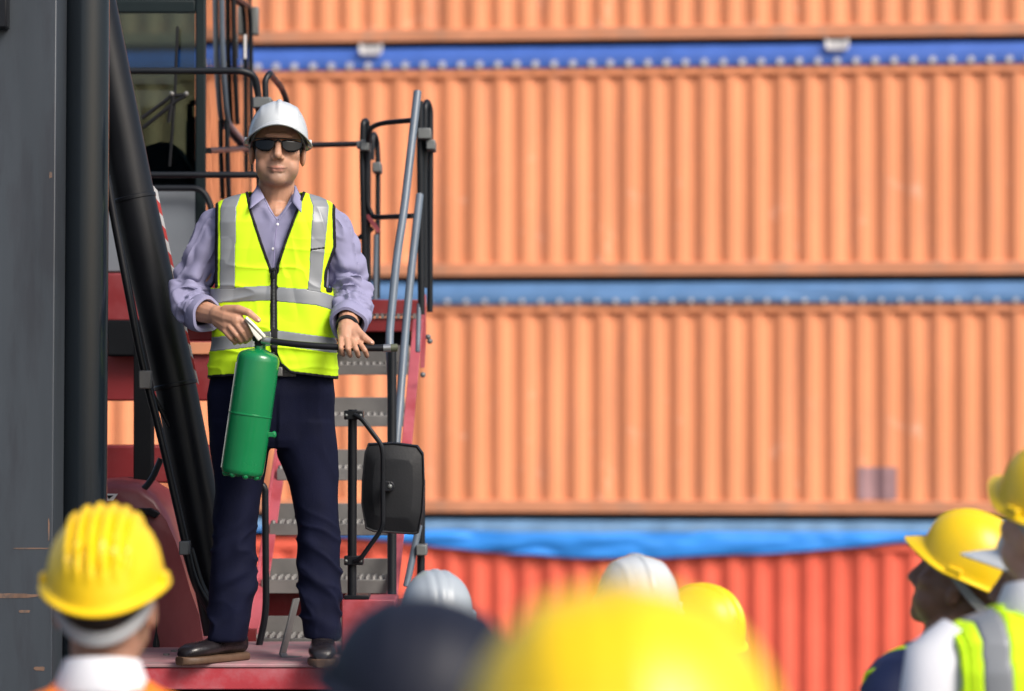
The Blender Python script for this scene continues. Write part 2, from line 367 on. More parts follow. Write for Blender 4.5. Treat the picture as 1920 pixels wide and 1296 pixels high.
def tarp(label, z_top, skirt, material, wr, seed, sag=None, xa=.05, xb=CL-.05, bandmat=None, bulge=.0):
    t = thing('tarpaulin', label, 'tarpaulin', (c_left[0], c_left[1], z_top), None, CY)
    n = 260; xs = np.linspace(xa, xb, n)
    prof = [(CW*.5, .0), (.5, .005), (.16, .0), (.10, -.008), (.055, -.03), (.028, -.07), (.015, -.11)]
    rows = [np.stack([xs, np.full(n, p[0]), np.full(n, p[1])], 1) for p in prof]
    nb = len(rows)
    for k in range(1, 13):
        f = k/12.0; bot = -np.full(n, skirt) if sag is None else -np.interp(xs, sag[0], sag[1])
        z = -.11 + (bot + .11)*f
        y = np.full(n, .012 - bulge*math.sin(f*math.pi*.8) - .012)
        rows.append(np.stack([xs, y, z], 1))
    Vv = np.concatenate(rows)
    nz = vnoise(Vv, (.9, .5, .22), seed)*wr + vnoise(Vv, (.32, .3, .10), seed+1)*wr*.45
    fade = np.clip(np.repeat(np.arange(len(rows)), n)/5.0, 0.15, 1)
    Vv[:, 1] -= np.abs(nz)*fade + .002; Vv[:, 2] += nz*.25*np.where(np.repeat(np.arange(len(rows)), n) > 2, 1, 0)
    Ff = []; Fb = []
    for i in range(len(rows)-1):
        for j in range(n-1):
            q = (i*n+j, i*n+j+1, (i+1)*n+j+1, (i+1)*n+j)
            (Fb if (bandmat and i < nb) else Ff).append(q)
    if bandmat:
        obj('sheet', (Vv, Ff), material, t, local=True, sharp=0, solid=.004); obj('top_band', (Vv, Fb), bandmat, t, local=True, sharp=0, solid=.0041)
    else: obj('sheet', (Vv, Ff), material, t, local=True, sharp=0, solid=.004)
    return t
def eyelets(t, zoff, x0, step, r, n, y=-.03):
    g = G(); seg = 14; rings = []
    for rr, yy in ((r*.45, 0), (r*.5, -.006), (r*.8, -.009), (r, -.004), (r, .008)):
        a = np.linspace(0, 2*math.pi, seg, endpoint=False); rings.append(np.stack([rr*np.cos(a), np.full(seg, yy), rr*np.sin(a)], 1))
    g.loft(rings, cap=True); me = None
    for i in range(n):
        if me is None: o = obj('eyelet', g, M_eyelet, t, local=True); me = o.data
        else:
            o = bpy.data.objects.new('eyelet', me); COL.objects.link(o); o.parent = t
        o.location = (x0+i*step, y, zoff)
        o.rotation_euler = (0, 0, 0)
TOPB = CH - .035
tB = tarp('royal blue tarpaulin with a row of pale grommets along its hem', Z_B+TOPB, .255, M_tarp1, .008, 5, bulge=.01)
eyelets(tB, -.215, xp(483), .2035, .036, 43)
for px in (695, 1570):
    g = G(); x = xp(px); g.pipe([(x-.11, -.035, .02), (x-.11, -.05, -.09), (x+.11, -.05, -.09), (x+.11, -.035, .02)], .018, .04, 8); g.box((x, -.03, -.03), (.2, .02, .07))
    obj('lashing_bracket', g, M_eyelet, tB, local=True)
tC = tarp('faded grey blue tarpaulin under the middle orange container', Z_C+TOPB, .25, M_tarp2, .03, 15, bulge=.015)
eyelets(tC, -.222, xp(805), .2035, .026, 34, -.045)
sx = [xp(p) for p in (-80, 400, 600, 790, 960, 1100, 1250, 1500, 1700, 1860, 2000)]
def zline(px, py): return (Z_D+TOPB) - (CAMZ + (HORIZON-py)/172.8*(1 - TH*(px-960)/F))
sg = [zline(p, y) for p, y in ((-80, 985), (400, 985), (600, 1003), (790, 1021), (960, 1039), (1100, 1048), (1250, 1047), (1500, 1034), (1700, 1016), (1860, 996), (2000, 985))]
tD = tarp('bright blue tarpaulin sagging over the red container at the bottom', Z_D+TOPB, .3, M_tarp3, .055, 25, (sx, sg), bandmat=M_tarp3b, bulge=.03)

# ------------------------------------------------------------------ container handler (machine on the left)
mach = thing('container_handler', 'red and black container handler with mast, cab and steel stairs', 'heavy vehicle', (-1.4, 10.6, 0))
A = lambda px, py, Y: at(px, py, Y)
PZ = at(515, 1240, 10.0)[2]                       # platform level
def mobj(name, g, m, parent=None, **k): return obj(name, g, m, parent or mach, **k)
def ppipe(name, pts, w, m, bend=.05, parent=None, seg=12):
    r = S(w, pts[0][2])/2; return mobj(name, G().pipe([A(*p) for p in pts], r, bend, seg), m, parent)
# mast: tall plate with a dark strip for its shaded side, a bracket, wear strips
g = G(); a0 = at(-90, 1420, 9.55); a1 = at(-70, -60, 9.55); b1 = at(107, -60, 9.55); b0 = at(96, 1420, 9.55)
lo = 0.03
a0 = a0 + (a0-a1)*((lo-a0[2])/(a0[2]-a1[2])); b0 = b0 + (b0-b1)*((lo-b0[2])/(b0[2]-b1[2])) 
dY = np.array([0, .30, 0]); g.hexa([a0, b0, b0+dY, a0+dY, a1, b1, b1+dY, a1+dY])
mast = mobj('mast', g, M_mast, bevel=.004)
g = G(); e0 = at(97, 1420, 9.7); e1 = at(116, -60, 9.7); s0 = at(90, 1420, 9.7); s1 = at(100, -60, 9.7); g.hexa([s0, e0, e0+dY*2, s0+dY*2, s1, e1, e1+dY*2, s1+dY*2]); mobj('mast_shade_strip', g, M_dark, mast)  # near-black strip stands in for the shade on the mast's side
g = G(); g.pbox(-60, -60, 13, 52, 9.49, 9.55); mobj('mast_bracket', g, M_blk, mast, bevel=.006)
for (x0, y0, x1, y1) in ((24, 1027, 90, 1030), (-40, 1113, 74, 1121), (34, 1144, 56, 1149), (64, 1250, 84, 1258), (90, 975, 93, 1015), (92, 322, 98, 334)):
    c = at((x0+x1)/2, (y0+y1)/2, 9.5496); w = S(x1-x0, 9.55); h = S(y1-y0, 9.55); nn = 16; t_ = np.linspace(0, 2*math.pi, nn, endpoint=False)
    rr = 1 + .22*vnoise(np.stack([np.cos(t_)*2, np.sin(t_)*2, np.full(nn, x0*1.7+y0)], 1), .7, 4)
    P = np.stack([c[0] + rr*np.sign(np.cos(t_))*np.abs(np.cos(t_))**.6*w/2, np.full(nn, c[1]), c[2] + rr*np.sign(np.sin(t_))*np.abs(np.sin(t_))**.6*h/2], 1)
    mobj('paint_chip', G().plate(P, .0014), M_rust, mast, sharp=30)
# vertical hydraulic cylinder
mobj('hydraulic_cylinder', G().cyl(at(154, 1420, 9.82), at(162, -60, 9.82), S(44, 9.82), 40), M_cyl)
# inclined lift cylinder with collars
def onl(y, off=0): return 228 + (y-150)*(372-228)/(1000-150)*1.0 + off
cyl_pts = [(204, -60), (250, 366), (325, 712), (415, 1160)]
r1 = S(39, 10.35)
top = at(166, -60, 10.35); p1 = at(252, 372, 10.35); p2 = at(329, 722, 10.35); p3 = at(420, 1185, 10.35)
lc = mobj('lift_cylinder', G().tube([top, p1], r1*1.0, 36), M_blk)
mobj('barrel', G().tube([p1, p2], r1*1.02, 36), M_blk, lc); mobj('barrel', G().tube([p2, p3], r1*.99, 36), M_blk, lc)
for p, q in ((p1, p2), (p2, p3)):
    d = unit(q-p); mobj('collar', G().tube([p-d*.008, p+d*.008], r1*1.05, 36), M_blk, lc, bevel=.003)
# red and white hazard strip along the cylinder
q0 = np.array([290, 352]); q1 = np.array([368, 716]); ns = 15
for i in range(ns):
    f0, f1 = i/ns, (i+1)/ns; u0 = q0 + (q1-q0)*f0; u1 = q0 + (q1-q0)*f1
    g = G(); g.plate([at(u0[0]-4, u0[1]-5, 10.42), at(u0[0]+5, u0[1]+5, 10.42), at(u1[0]+5, u1[1]+5, 10.42), at(u1[0]-4, u1[1]-5, 10.42)], .004)
    mobj('hazard_stripe', g, M_tapered if i % 2 else M_tapewh, lc)
# hoses and rods
hz = mobj('hydraulic_hose', G().pipe([at(200, 330, 10.2), at(212, 400, 10.2), at(268, 690, 10.2), at(300, 810, 10.2), at(346, 1010, 10.2), at(362, 1090, 10.2), at(400, 1150, 10.25)], S(7.5, 10.2), .3, 14), M_blk)
ppipe('hydraulic_hose', [(208, 380, 10.28), (240, 520, 10.28), (262, 640, 10.28), (275, 720, 10.28), (318, 800, 10.3)], 9, M_blk, .2)
ppipe('hydraulic_hose', [(302, 860, 10.6), (285, 900, 10.6), (262, 925, 10.6)], 12, M_blk, .1)
ppipe('hydraulic_hose', [(352, 1030, 10.22), (372, 1100, 10.24), (398, 1145, 10.26)], 24, M_blk, .2)
for (px, py, w, h) in ((271, 712, 22, 34), (345, 1028, 19, 26)):
    g = G(); g.pbox(px-w/2, py-h/2, px+w/2, py+h/2, 10.16, 10.22); mobj('hose_clamp', g, M_steel if py < 900 else M_steel2, hz, bevel=.004)
g = G(); g.pbox(250, 620, 284, 912, 10.9, 11.0); mobj('upright', g, M_dark, bevel=.004)
# chassis
def beam(name, x0, y0, x1, y1, Y0, Y1, m, bev=.008): g = G(); g.pbox(x0, y0, x1, y1, Y0, Y1); return mobj(name, g, m, bevel=bev)
beam('deck_beam', 120, 512, 432, 602, 11.9, 12.2, M_mred); beam('deck_beam', 432, 560, 655, 640, 11.95, 12.2, M_mred)
beam('chassis_beam', 120, 604, 655, 640, 12.05, 12.4, M_mred); beam('chassis_beam', 120, 640, 500, 752, 11.7, 12.0, M_mred)
g = G(); g.pbox(345, 642, 396, 664, 11.68, 11.7); mobj('lit_slot_plate', g, M_orange_rail, bevel=.002)  # bright orange colour stands in for light on a chassis slot
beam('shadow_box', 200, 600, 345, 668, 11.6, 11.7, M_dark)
beam('chassis_beam', 120, 836, 392, 906, 11.2, 11.5, M_mred)
# rounded tank / fender
rings = []
for Yd, k in ((10.55, .88), (10.57, .96), (10.62, 1.0), (11.05, 1.0), (11.1, .96)):
    pts = []; prof = [(90, 1215), (90, 960), (120, 920), (170, 903), (215, 900), (262, 906), (292, 925), (316, 960), (334, 1005), (348, 1055), (362, 1110), (378, 1160), (388, 1215)]
    cxp, cyp = 235, 1080
    for (x, y) in prof: pts.append(at(cxp+(x-cxp)*(.97+.03*k), cyp+(y-cyp)*(k if y < 1200 else 1), 10.62)*np.array([1, 0, 1]) + np.array([0, Yd, 0]))
    rings.append(np.array(pts))
tank = mobj('tank_cover', G().loft(rings), M_tankred, sharp=50)
g = G(); g.plate([at(192, 926, 10.545), at(221, 926, 10.545), at(212, 939, 10.545), at(192, 939, 10.545)], .003); mobj('sticker', g, M_white, tank)
g = G(); g.plate([at(200, 929, 10.542), at(213, 929, 10.542), at(204, 936, 10.542)], .002); mobj('arrow_mark', g, M_trim, tank)
g = G(); g.plate([at(258, 953, 10.53), at(284, 953, 10.53), at(300, 962, 10.53), at(292, 972, 10.53), at(280, 966, 10.53), at(262, 966, 10.53)], .05); mobj('latch_handle', g, M_trim, tank, bevel=.004)
# platform the presenter stands on
pz0 = PZ - .004
xl, xr = at(140, 1245, 9.9)[0], at(720, 1245, 9.9)[0]
g = G(); g.box(((xl+xr)/2, 10.35, pz0-.002), (xr-xl, .90, .012)); plat = mobj('platform', g, M_plattop, bevel=.003)
g = G(); g.box(((xl+xr)/2, 9.92, pz0-.045), (xr-xl, .03, .072)); mobj('front_skirt', g, M_plat, plat, bevel=.004)
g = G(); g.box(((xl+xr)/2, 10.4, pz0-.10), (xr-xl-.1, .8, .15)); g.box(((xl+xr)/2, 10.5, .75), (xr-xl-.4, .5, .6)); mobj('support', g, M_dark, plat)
for (px, py) in ((312, 1228), (326, 1221), (300, 1212)):
    Yb = F*(CAMZ-PZ)/(py-HORIZON); c = at(px, py, Yb); g = G(); t_ = np.linspace(0, 2*math.pi, 6, endpoint=False)
    g.loft([np.stack([c[0]+.011*np.cos(t_), c[1]+.011*np.sin(t_), np.full(6, PZ-.006+h)], 1) for h in (0, .012)]); mobj('bolt', g, M_steel, plat)
g = G(); c = at(293, 1205, 10.55); t_ = np.linspace(0, 2*math.pi, 12, endpoint=False)
g.loft([np.stack([c[0]+r_*np.cos(t_), c[1]+r_*np.sin(t_), np.full(12, PZ-.005+h)], 1) for r_, h in ((.013, 0), (.012, .02), (.003, .06), (.002, .12))]); mobj('grease_fitting', g, M_blk, plat)
# wheels and lower chassis carry the machine on the ground
for (x, y) in ((-1.85, 11.6), (-1.0, 11.6), (-1.85, 14.6), (-1.0, 14.6)):
    rings = []
    for xx, rr in ((-.2, .28), (-.2, .5), (-.15, .565), (.15, .565), (.2, .5), (.2, .28)):
        t_ = np.linspace(0, 2*math.pi, 28, endpoint=False); rings.append(np.stack([np.full(28, x+xx), y+rr*np.cos(t_), .565+rr*np.sin(t_)], 1))
    w = mobj('wheel', G().loft(rings), M_rubber, sharp=30); mobj('rim', G().cyl((x-.205, y, .565), (x+.205, y, .565), .27, 24), M_mred, w)
g = G(); g.box((-1.0, 13.2, .78), (1.2, 4.6, .5)); mobj('chassis', g, M_mred, bevel=.02)
# cab
CX = at(385, 200, 12.0)[0]; CXl = at(60, 200, 12.0)[0]; CB = at(385, 510, 12.0)[2]; CT = at(385, -140, 12.0)[2]; GZ = at(385, 350, 12.0)[2]
Yc0, Yc1 = 12.0, 14.15
g = G()
for (x, y) in ((CX-.02, Yc0+.02), (CX-.02, Yc1-.02), (CXl+.02, Yc0+.02), (CXl+.02, Yc1-.02)): g.box((x, y, (CB+CT)/2), (.04, .04, CT-CB))
for y in (Yc0+.02, Yc1-.02): g.box(((CX+CXl)/2, y, CT-.02), (CX-CXl-.08, .038, .04))
g.box(((CX+CXl)/2, Yc0+.02, at(300, 12, 12.0)[2]), (CX-CXl-.08, .036, .05))
for x in (CX-.02, CXl+.02): g.box((x, (Yc0+Yc1)/2, CT-.02), (.038, Yc1-Yc0-.08, .04))
cab = mobj('cab', g, M_cabin, bevel=.006)
g = G(); g.box(((CX+CXl)/2, (Yc0+Yc1)/2, CT+.03), (CX-CXl+.06, Yc1-Yc0+.06, .06)); mobj('roof', g, M_grey, cab, bevel=.02)
g = G(); g.box(((CX+CXl)/2, Yc0+.03, (CB+GZ)/2), (CX-CXl-.002, .05, GZ-CB)); mobj('front_panel', g, M_grey, cab, bevel=.006)
g = G(); g.box(((CX+CXl)/2, (Yc0+Yc1)/2, CB+.03), (CX-CXl, Yc1-Yc0-.12, .06)); mobj('floor', g, M_dark, cab)
g = G(); g.box(((CX+CXl)/2, Yc0+.012, (CT+GZ)/2), (CX-CXl-.085, .006, CT-GZ-.01)); mobj('front_glass', g, M_glassf, cab, sharp=20)
g = G(); g.box((CX-.006, (Yc0+Yc1)/2, (CT+CB)/2), (.006, Yc1-Yc0-.085, CT-CB-.05)); mobj('side_glass', g, M_glasss, cab, sharp=20)
g = G(); g.box((CXl+.006, (Yc0+Yc1)/2, (CT+CB)/2), (.006, Yc1-Yc0-.085, CT-CB-.05)); mobj('side_glass', g, M_glasss, cab, sharp=20)
g = G(); g.box(((CX+CXl)/2, Yc1-.012, (CT+GZ)/2), (CX-CXl-.085, .006, CT-GZ-.01)); mobj('rear_glass', g, M_glassr, cab, sharp=20)
g = G(); g.box(((CX+CXl)/2, Yc1-.03, (CB+GZ)/2), (CX-CXl-.04, .05, GZ-CB)); mobj('rear_panel', g, M_grey, cab)
# seat and console inside
g = G(); s = lambda px, py: at(px, py, 12.6)
g.loft([np.array([s(268, 345), s(268, 275), s(300, 265), s(325, 268), s(345, 300), s(368, 335), s(368, 345)]) + np.array([0, dy, 0]) for dy in (0, .35)]); mobj('console', g, M_cabin, cab, bevel=.02)
g = G(); g.box(at(366, 285, 13.3), (.06, .28, .30)); g.box(at(362, 330, 13.1), (.30, .42, .10)); mobj('seat', g, M_cabin, cab, bevel=.03)
g = G(); g.pipe([at(356, 195, 12.35), at(356, 300, 12.35), at(372, 312, 12.35), at(372, 190, 12.35), at(356, 195, 12.35)], .012, .04, 8); mobj('grab_handle', g, M_trim, cab)
wp = mobj('wiper', G().tube([at(333, 50, 11.97), at(328, 180, 11.96), at(318, 312, 11.97)], .006, 6), M_trim, cab)
for pts in ([(348, 178), (322, 180), (266, 222)], [(348, 180), (330, 190), (268, 240)], [(326, 178), (320, 205), (316, 230)]):
    mobj('wiper_arm', G().tube([at(x, y, 11.95) for x, y in pts], .008, 8), M_trim, cab)
for (x, y) in ((322, 176), (349, 176)): mobj('wiper_pivot', G().ell(at(x, y, 11.945), .010), M_steel, cab)
mobj('lower_guard', G().pipe([at(270, 353, 11.95), at(380, 353, 11.95), at(398, 390, 11.95), at(400, 470, 11.95)], .013, .04), M_tube, cab)
# side door frame bars on the cab (seen along the side)
def side(px, py):                                    # point on the cab's right side plane
    Y = CX*F/(px-960); return at(px, py, Y) + np.array([.012, 0, 0])
mobj('door_frame', G().pipe([side(409, -40), side(412, 120), side(420, 225), side(428, 238), side(468, 285)], .012, .12), M_tubeg, cab)
mobj('door_frame', G().pipe([side(420, 225), side(421, 300), side(424, 372)], .011, .1), M_tube, cab)
mobj('door_frame', G().pipe([side(432, -40), side(434, 110), side(440, 232)], .011, .1), M_trim, cab)
mobj('door_frame', G().pipe([side(436, -5), side(462, 12), side(465, 60), side(468, 330)], .011, .08), M_tube, cab)
mobj('door_bar', G().pipe([side(386, 283), side(425, 281), side(468, 277)], .012, .05), M_tube, cab)
g = G(); a_ = side(466, 40); g.box(a_+np.array([.02, 0, 0]), (.03, .06, .13)); mobj('door_hinge', g, M_steel2, cab, bevel=.006)
g = G(); p = [side(451, 65), side(454, 65), side(454, 110), side(451, 110)]; g.plate([q+np.array([.006, 0, 0]) for q in p], .003); mobj('door_sticker', g, M_white, cab)
# handrails beside the cab
rail = [('handrail', [(215, 133, 11.7), (455, 133, 11.7), (478, 142, 11.72), (485, 180, 11.74), (487, 330, 11.75), (487, 520, 11.78)], 13, M_tube, .10),
        ('handrail', [(240, 328, 11.7), (490, 328, 11.72)], 12, M_tube, .05),
        ('handrail', [(499, 210, 11.8), (497, 150, 11.8), (506, 138, 11.82), (528, 165, 12.3), (538, 190, 12.5), (540, 420, 12.5)], 12, M_tube, .06),
        ('handrail', [(540, 273, 12.3), (672, 270, 12.3)], 10, M_tube, .05),
        ('handrail', [(684, 545, 12.3), (682, 420, 12.3), (679, 290, 12.3), (681, 228, 12.3), (688, 226, 12.34), (690, 300, 12.36), (690, 560, 12.36)], 11, M_tube, .05),
        ('handrail', [(780, 225, 11.75), (712, 231, 12.0), (692, 242, 12.2), (688, 290, 12.3), (688, 385, 12.3), (700, 408, 12.3), (775, 405, 11.8)], 10, M_tube, .10),
        ('handrail', [(697, 300, 12.7), (699, 246, 12.7), (707, 262, 12.8), (709, 300, 12.8), (708, 560, 12.8)], 10, M_tube, .05),
        ('handrail', [(705, 440, 12.75), (703, 562, 12.75)], 9, M_tubeg, .05),
        ('handrail', [(664, 452, 12.4), (700, 428, 12.4)], 9, M_tube, .03),
        ('handrail', [(783, 172, 11.6), (757, 400, 11.4), (744, 480, 11.3), (729, 640, 11.1), (734, 700, 11.06), (734, 1180, 11.0)], 15, M_tubeg, .25),
        ('handrail', [(787, 366, 11.75), (765, 560, 11.5), (748, 780, 11.25), (740, 870, 11.2)], 15, M_tubeg, .25),
        ('handrail', [(787, 190, 12.0), (788, 300, 12.0), (790, 590, 12.0)], 13, M_tube, .05),
        ('handrail', [(797, 540, 12.05), (796, 300, 12.05), (797, 200, 12.05), (801, 188, 12.08), (807, 205, 12.1), (807, 320, 12.1), (806, 585, 12.1)], 11, M_tube, .04),
        ('handrail', [(790, 900, 11.2), (789, 1110, 11.2)], 15, M_tube, .05),
        ('handrail', [(786, 985, 11.15), (762, 1100, 11.1)], 13, M_tubeg, .05),
        ('handrail', [(786, 570, 12.0), (783, 660, 11.95)], 9, M_tubeg, .05)]
for n_, pts, w, m, b in rail: ppipe(n_, pts, w, m, b)
ppipe('grab_rail', [(486, 905, 10.65), (497, 915, 10.65), (499, 1150, 10.65), (482, 1228, 10.65)], 13, M_tube, .06)
# the lower half of the silver rail is a black post in the photograph
ppipe('rail_post', [(735, 655, 11.045), (735, 1180, 10.985)], 17, M_tube)
for (x0, y0, x1, y1, Y0, Y1) in ((474, 182, 508, 202, 11.68, 11.86), (675, 262, 692, 282, 12.24, 12.40), (698, 304, 714, 322, 12.68, 12.84), (783, 240, 808, 260, 11.94, 12.13), (799, 262, 816, 280, 11.96, 12.14), (780, 1022, 800, 1042, 11.1, 11.24), (668, 264, 680, 277, 12.25, 12.33)):
    g = G(); g.pbox(x0, y0, x1, y1, Y0, Y1); mobj('rail_clamp', g, M_steel2, bevel=.004)
for pts in ([(684, 404), (692, 402), (713, 430), (708, 438)], [(799, 372), (804, 370), (812, 386), (808, 392)]):
    g = G(); g.plate([at(x, y, 12.35) for x, y in pts], .03); mobj('gusset', g, M_pink)
for (x, y) in ((803, 632), (793, 703), (806, 640)): mobj('bolt', G().ell(at(x, y, 11.9), .011), M_steel2)
# stair: two stringers, six treads
YT = [10.92, 11.18, 11.44, 11.70, 11.96, 12.22]
yt_bot = [1225, 1113, 1004, 901, 800, 703]; yt_lip = [1197, 1087, 982, 879, 779, 684]; yt_top = [1155, 1047, 944, 843, 745, 648]
xt_l = [473, 490, 505, 519, 533, 546]; xt_r = [722, 731, 740, 749, 757, 766]
g = G()
Ls = [(455, 1215, 10.95), (468, 1160, 11.02), (487, 1058, 11.28), (500, 968, 11.52), (515, 866, 11.78), (530, 770, 12.02), (545, 668, 12.26)]
g.flatbar([at(*p) for p in Ls], S(60, 11.3), .012, (0, 1, 0.35)); g.flatbar([at(p[0]+9, p[1], p[2]+.02) for p in Ls], S(26, 11.3), .010, (1, 0, 0))
stair = mobj('stair', g, M_pink, bevel=.002)
Rs = [(726, 1215, 10.95), (736, 1110, 11.1), (747, 1008, 11.32), (763, 831, 11.72), (779, 655, 12.1), (784, 600, 12.2)]
mobj('stringer', G().flatbar([at(*p) for p in Rs], S(20, 11.5), .012, (1, 0, 0)), M_pink, stair, bevel=.002)
for i in range(6):
    Y0 = YT[i]; lb = at(xt_l[i], yt_bot[i], Y0); rt = at(xt_r[i], yt_lip[i], Y0); zt = rt[2]; xa, xb = lb[0], rt[0]; dep = .20
    zk = at(600, yt_top[i], Y0+dep)[2]
    g = G(); g.box(((xa+xb)/2, Y0+.004, (lb[2]+zt)/2), (xb-xa, .008, zt-lb[2]))
    g.box(((xa+xb)/2, Y0+dep/2+.012, zt-.003), (xb-xa-.004, dep-.024, .006))
    k0 = zt-.003; g.box(((xa+xb)/2, Y0+dep, (k0+zk)/2), (xb-xa-.004, .006, zk-k0))
    tr = mobj('tread', g, M_steel, stair, bevel=.002)
    # toothed grip row along the nosing
    nt_ = int((xb-xa)/.025); g = G()
    for j in range(nt_):
        cx = xa + (j+.5)*(xb-xa)/nt_; h = .012
        for yy in (Y0+.018, Y0+.09, Y0+.15):
            t_ = np.linspace(0, 2*math.pi, 8, endpoint=False)
            g.loft([np.stack([cx+r_*np.cos(t_), yy+r_*np.sin(t_), np.full(8, zt+zz)], 1) for r_, zz in ((.0105, 0), (.008, h), (.005, h), (.004, .001))])
    o = mobj('grip_teeth', g, M_steel, tr); o['kind'] = 'stuff'
# deck at the head of the stair and red riser below the first treads
g = G(); g.pbox(655, 562, 789, 590, 12.45, 12.75); dk = mobj('deck_edge', g, M_mred, bevel=.004)
g = G(); g.pbox(655, 597, 789, 622, 12.43, 12.6); mobj('deck_lip', g, M_mred, dk, bevel=.004)
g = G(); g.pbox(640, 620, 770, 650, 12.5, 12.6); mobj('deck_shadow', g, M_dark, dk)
g = G()
for j in range(12): g.pbox(664+j*10, 588, 670+j*10, 597, 12.42, 12.46)
o = mobj('deck_teeth', g, M_steel, dk); o['kind'] = 'stuff'
g = G(); g.plate([at(789, 556, 12.3), at(799, 552, 12.3), at(799, 640, 12.3), at(796, 690, 12.3), at(788, 690, 12.3)], .02); mobj('side_bracket', g, M_pink, dk)
g = G(); g.pbox(500, 1112, 730, 1158, 11.32, 11.4); mobj('riser_plate', g, M_mred, stair)
g = G(); g.pbox(455, 1180, 480, 1236, 10.9, 10.95); mobj('stair_foot', g, M_mred, stair)
# bent flat bar on the platform
bp_ = [at(556, 1122, 10.3), at(551, 1142, 10.27), at(530, 1225, 10.18), at(534, 1232, 10.16), at(562, 1233, 10.16)]
mobj('step_bracket', G().flatbar(bp_, .05, .007, (.35, 1, 0)), M_steel, bevel=.001)
# mirror on its post
YM = 10.3
g = G(); prof = [(690, 831), (738, 829), (783, 835), (794, 850), (796, 905), (793, 960), (785, 1000), (776, 1003), (700, 998), (685, 992), (677, 945), (678, 900), (683, 850)]
cxm, cym = 737, 916; rings = []
for (k, dy) in ((.93, .0), (1.0, .004), (1.0, .03), (.965, .045), (.93, .03), (.90, .026), (.62, -.03), (.35, -.034)):
    rings.append(np.array([at(cxm+(x-cxm)*k, cym+(y-cym)*(k if k > .9 else k*1.02), YM)*np.array([1, 0, 1]) + np.array([0, YM, 0]) for x, y in prof]))
rings2 = []
for (k, dy) in ((.9, .06), (.98, .062), (1.0, .05), (1.0, .004), (.975, -.004), (.955, -.002), (.945, .001), (.66, -.016), (.63, -.017)):
    rings2.append(np.array([at(cxm+(x-cxm)*k, cym+(y-cym)*(k*.9+.1 if k < .6 else k), YM) + np.array([0, dy, 0]) for x, y in prof]))
mir = mobj('mirror', G().loft(rings2), M_mirror, sharp=28)
mobj('post', G().cyl(at(660, 1118, YM-.02), at(661, 768, YM-.02), S(8.5, YM), 20), M_blk, mir)
mobj('arm', G().pipe([at(664, 778, YM-.05), at(678, 785, YM-.06), at(714, 832, YM-.075), at(718, 850, YM-.075), at(718, 984, YM-.075), at(712, 998, YM-.07), at(676, 1048, YM-.06), at(664, 1052, YM-.05)], S(4.5, YM), .04, 10), M_blk, mir)
g = G(); g.cyl(at(730, 912, YM-.075), at(730, 912, YM-.02), .018, 18); g.box(at(722, 912, YM-.07), (.035, .02, .035)); mobj('pivot', g, M_blk, mir, bevel=.003)
mobj('pivot_bolt', G().ell(at(731, 912, YM-.078), (.008, .006, .008)), M_steel2, mir)
for yy in (779, 1052):
    g = G(); g.pbox(645, yy-9, 681, yy+8, YM-.05, YM+.01); mobj('clamp', g, M_blk, mir, bevel=.003)
    for xx in (649, 676): mobj('bolt', G().ell(at(xx, yy, YM-.052), .006), M_steel2, mir)
g = G(); g.pbox(645, 1117, 692, 1124, YM-.06, YM+.06); mobj('base_plate', g, M_blk, mir, bevel=.002)
g = G(); g.pbox(640, 1124, 742, 1250, YM-.06, YM+.2); mobj('pedestal_box', g, M_pink, bevel=.006)

# ------------------------------------------------------------------ people: shared builders
def head_prims(g, C, M, s, neck_to=None, neck_r=.056):
    P = lambda x, y, z: C + M @ (np.array([x, y, z])*s)
    E = lambda x, y, z, a, b, c: g.ell(P(x, y, z), np.array([a, b, c])*s, M)
    E(0, -.008, .03, .075, .094, .088); E(0, .022, -.030, .068, .070, .085); E(0, .028, -.080, .062, .060, .047)
    E(0, .068, -.104, .031, .026, .024); E(0, .050, -.055, .050, .046, .060)
    for sx in (-1, 1):
        E(sx*.040, .058, -.028, .028, .030, .026); g.ell(P(sx*.076, -.012, -.026), np.array([.0085, .017, .029])*s, M @ rotz(-sx*.35)); g.ell(P(sx*.079, -.018, -.012), np.array([.007, .012, .013])*s, M @ rotz(-sx*.35))
        E(sx*.012, .101, -.047, .009, .010, .008); E(sx*.039, .042, -.068, .027, .040, .036)
    g.chain([P(0, .094, .004), P(0, .104, -.018), P(0, .114, -.040)], [.009*s, .010*s, .0125*s])
    g.chain([P(-.029, .078, -.0735), P(-.014, .0905, -.0755), P(0, .0935, -.0755), P(.014, .0905, -.0755), P(.029, .078, -.0735)], [.004*s, .0055*s, .0055*s, .0055*s, .004*s], 8)
    g.chain([P(-.024, .080, -.0795), P(-.010, .0895, -.0845), P(.010, .0895, -.0845), P(.024, .080, -.0795)], [.004*s, .0062*s, .0062*s, .004*s], 8); E(0, .086, .020, .048, .014, .012)
    if neck_to is not None: g.chain([P(0, -.018, -.05), P(0, -.016, -.10), neck_to], [neck_r*s, neck_r*s, neck_r*s*1.12], 18)
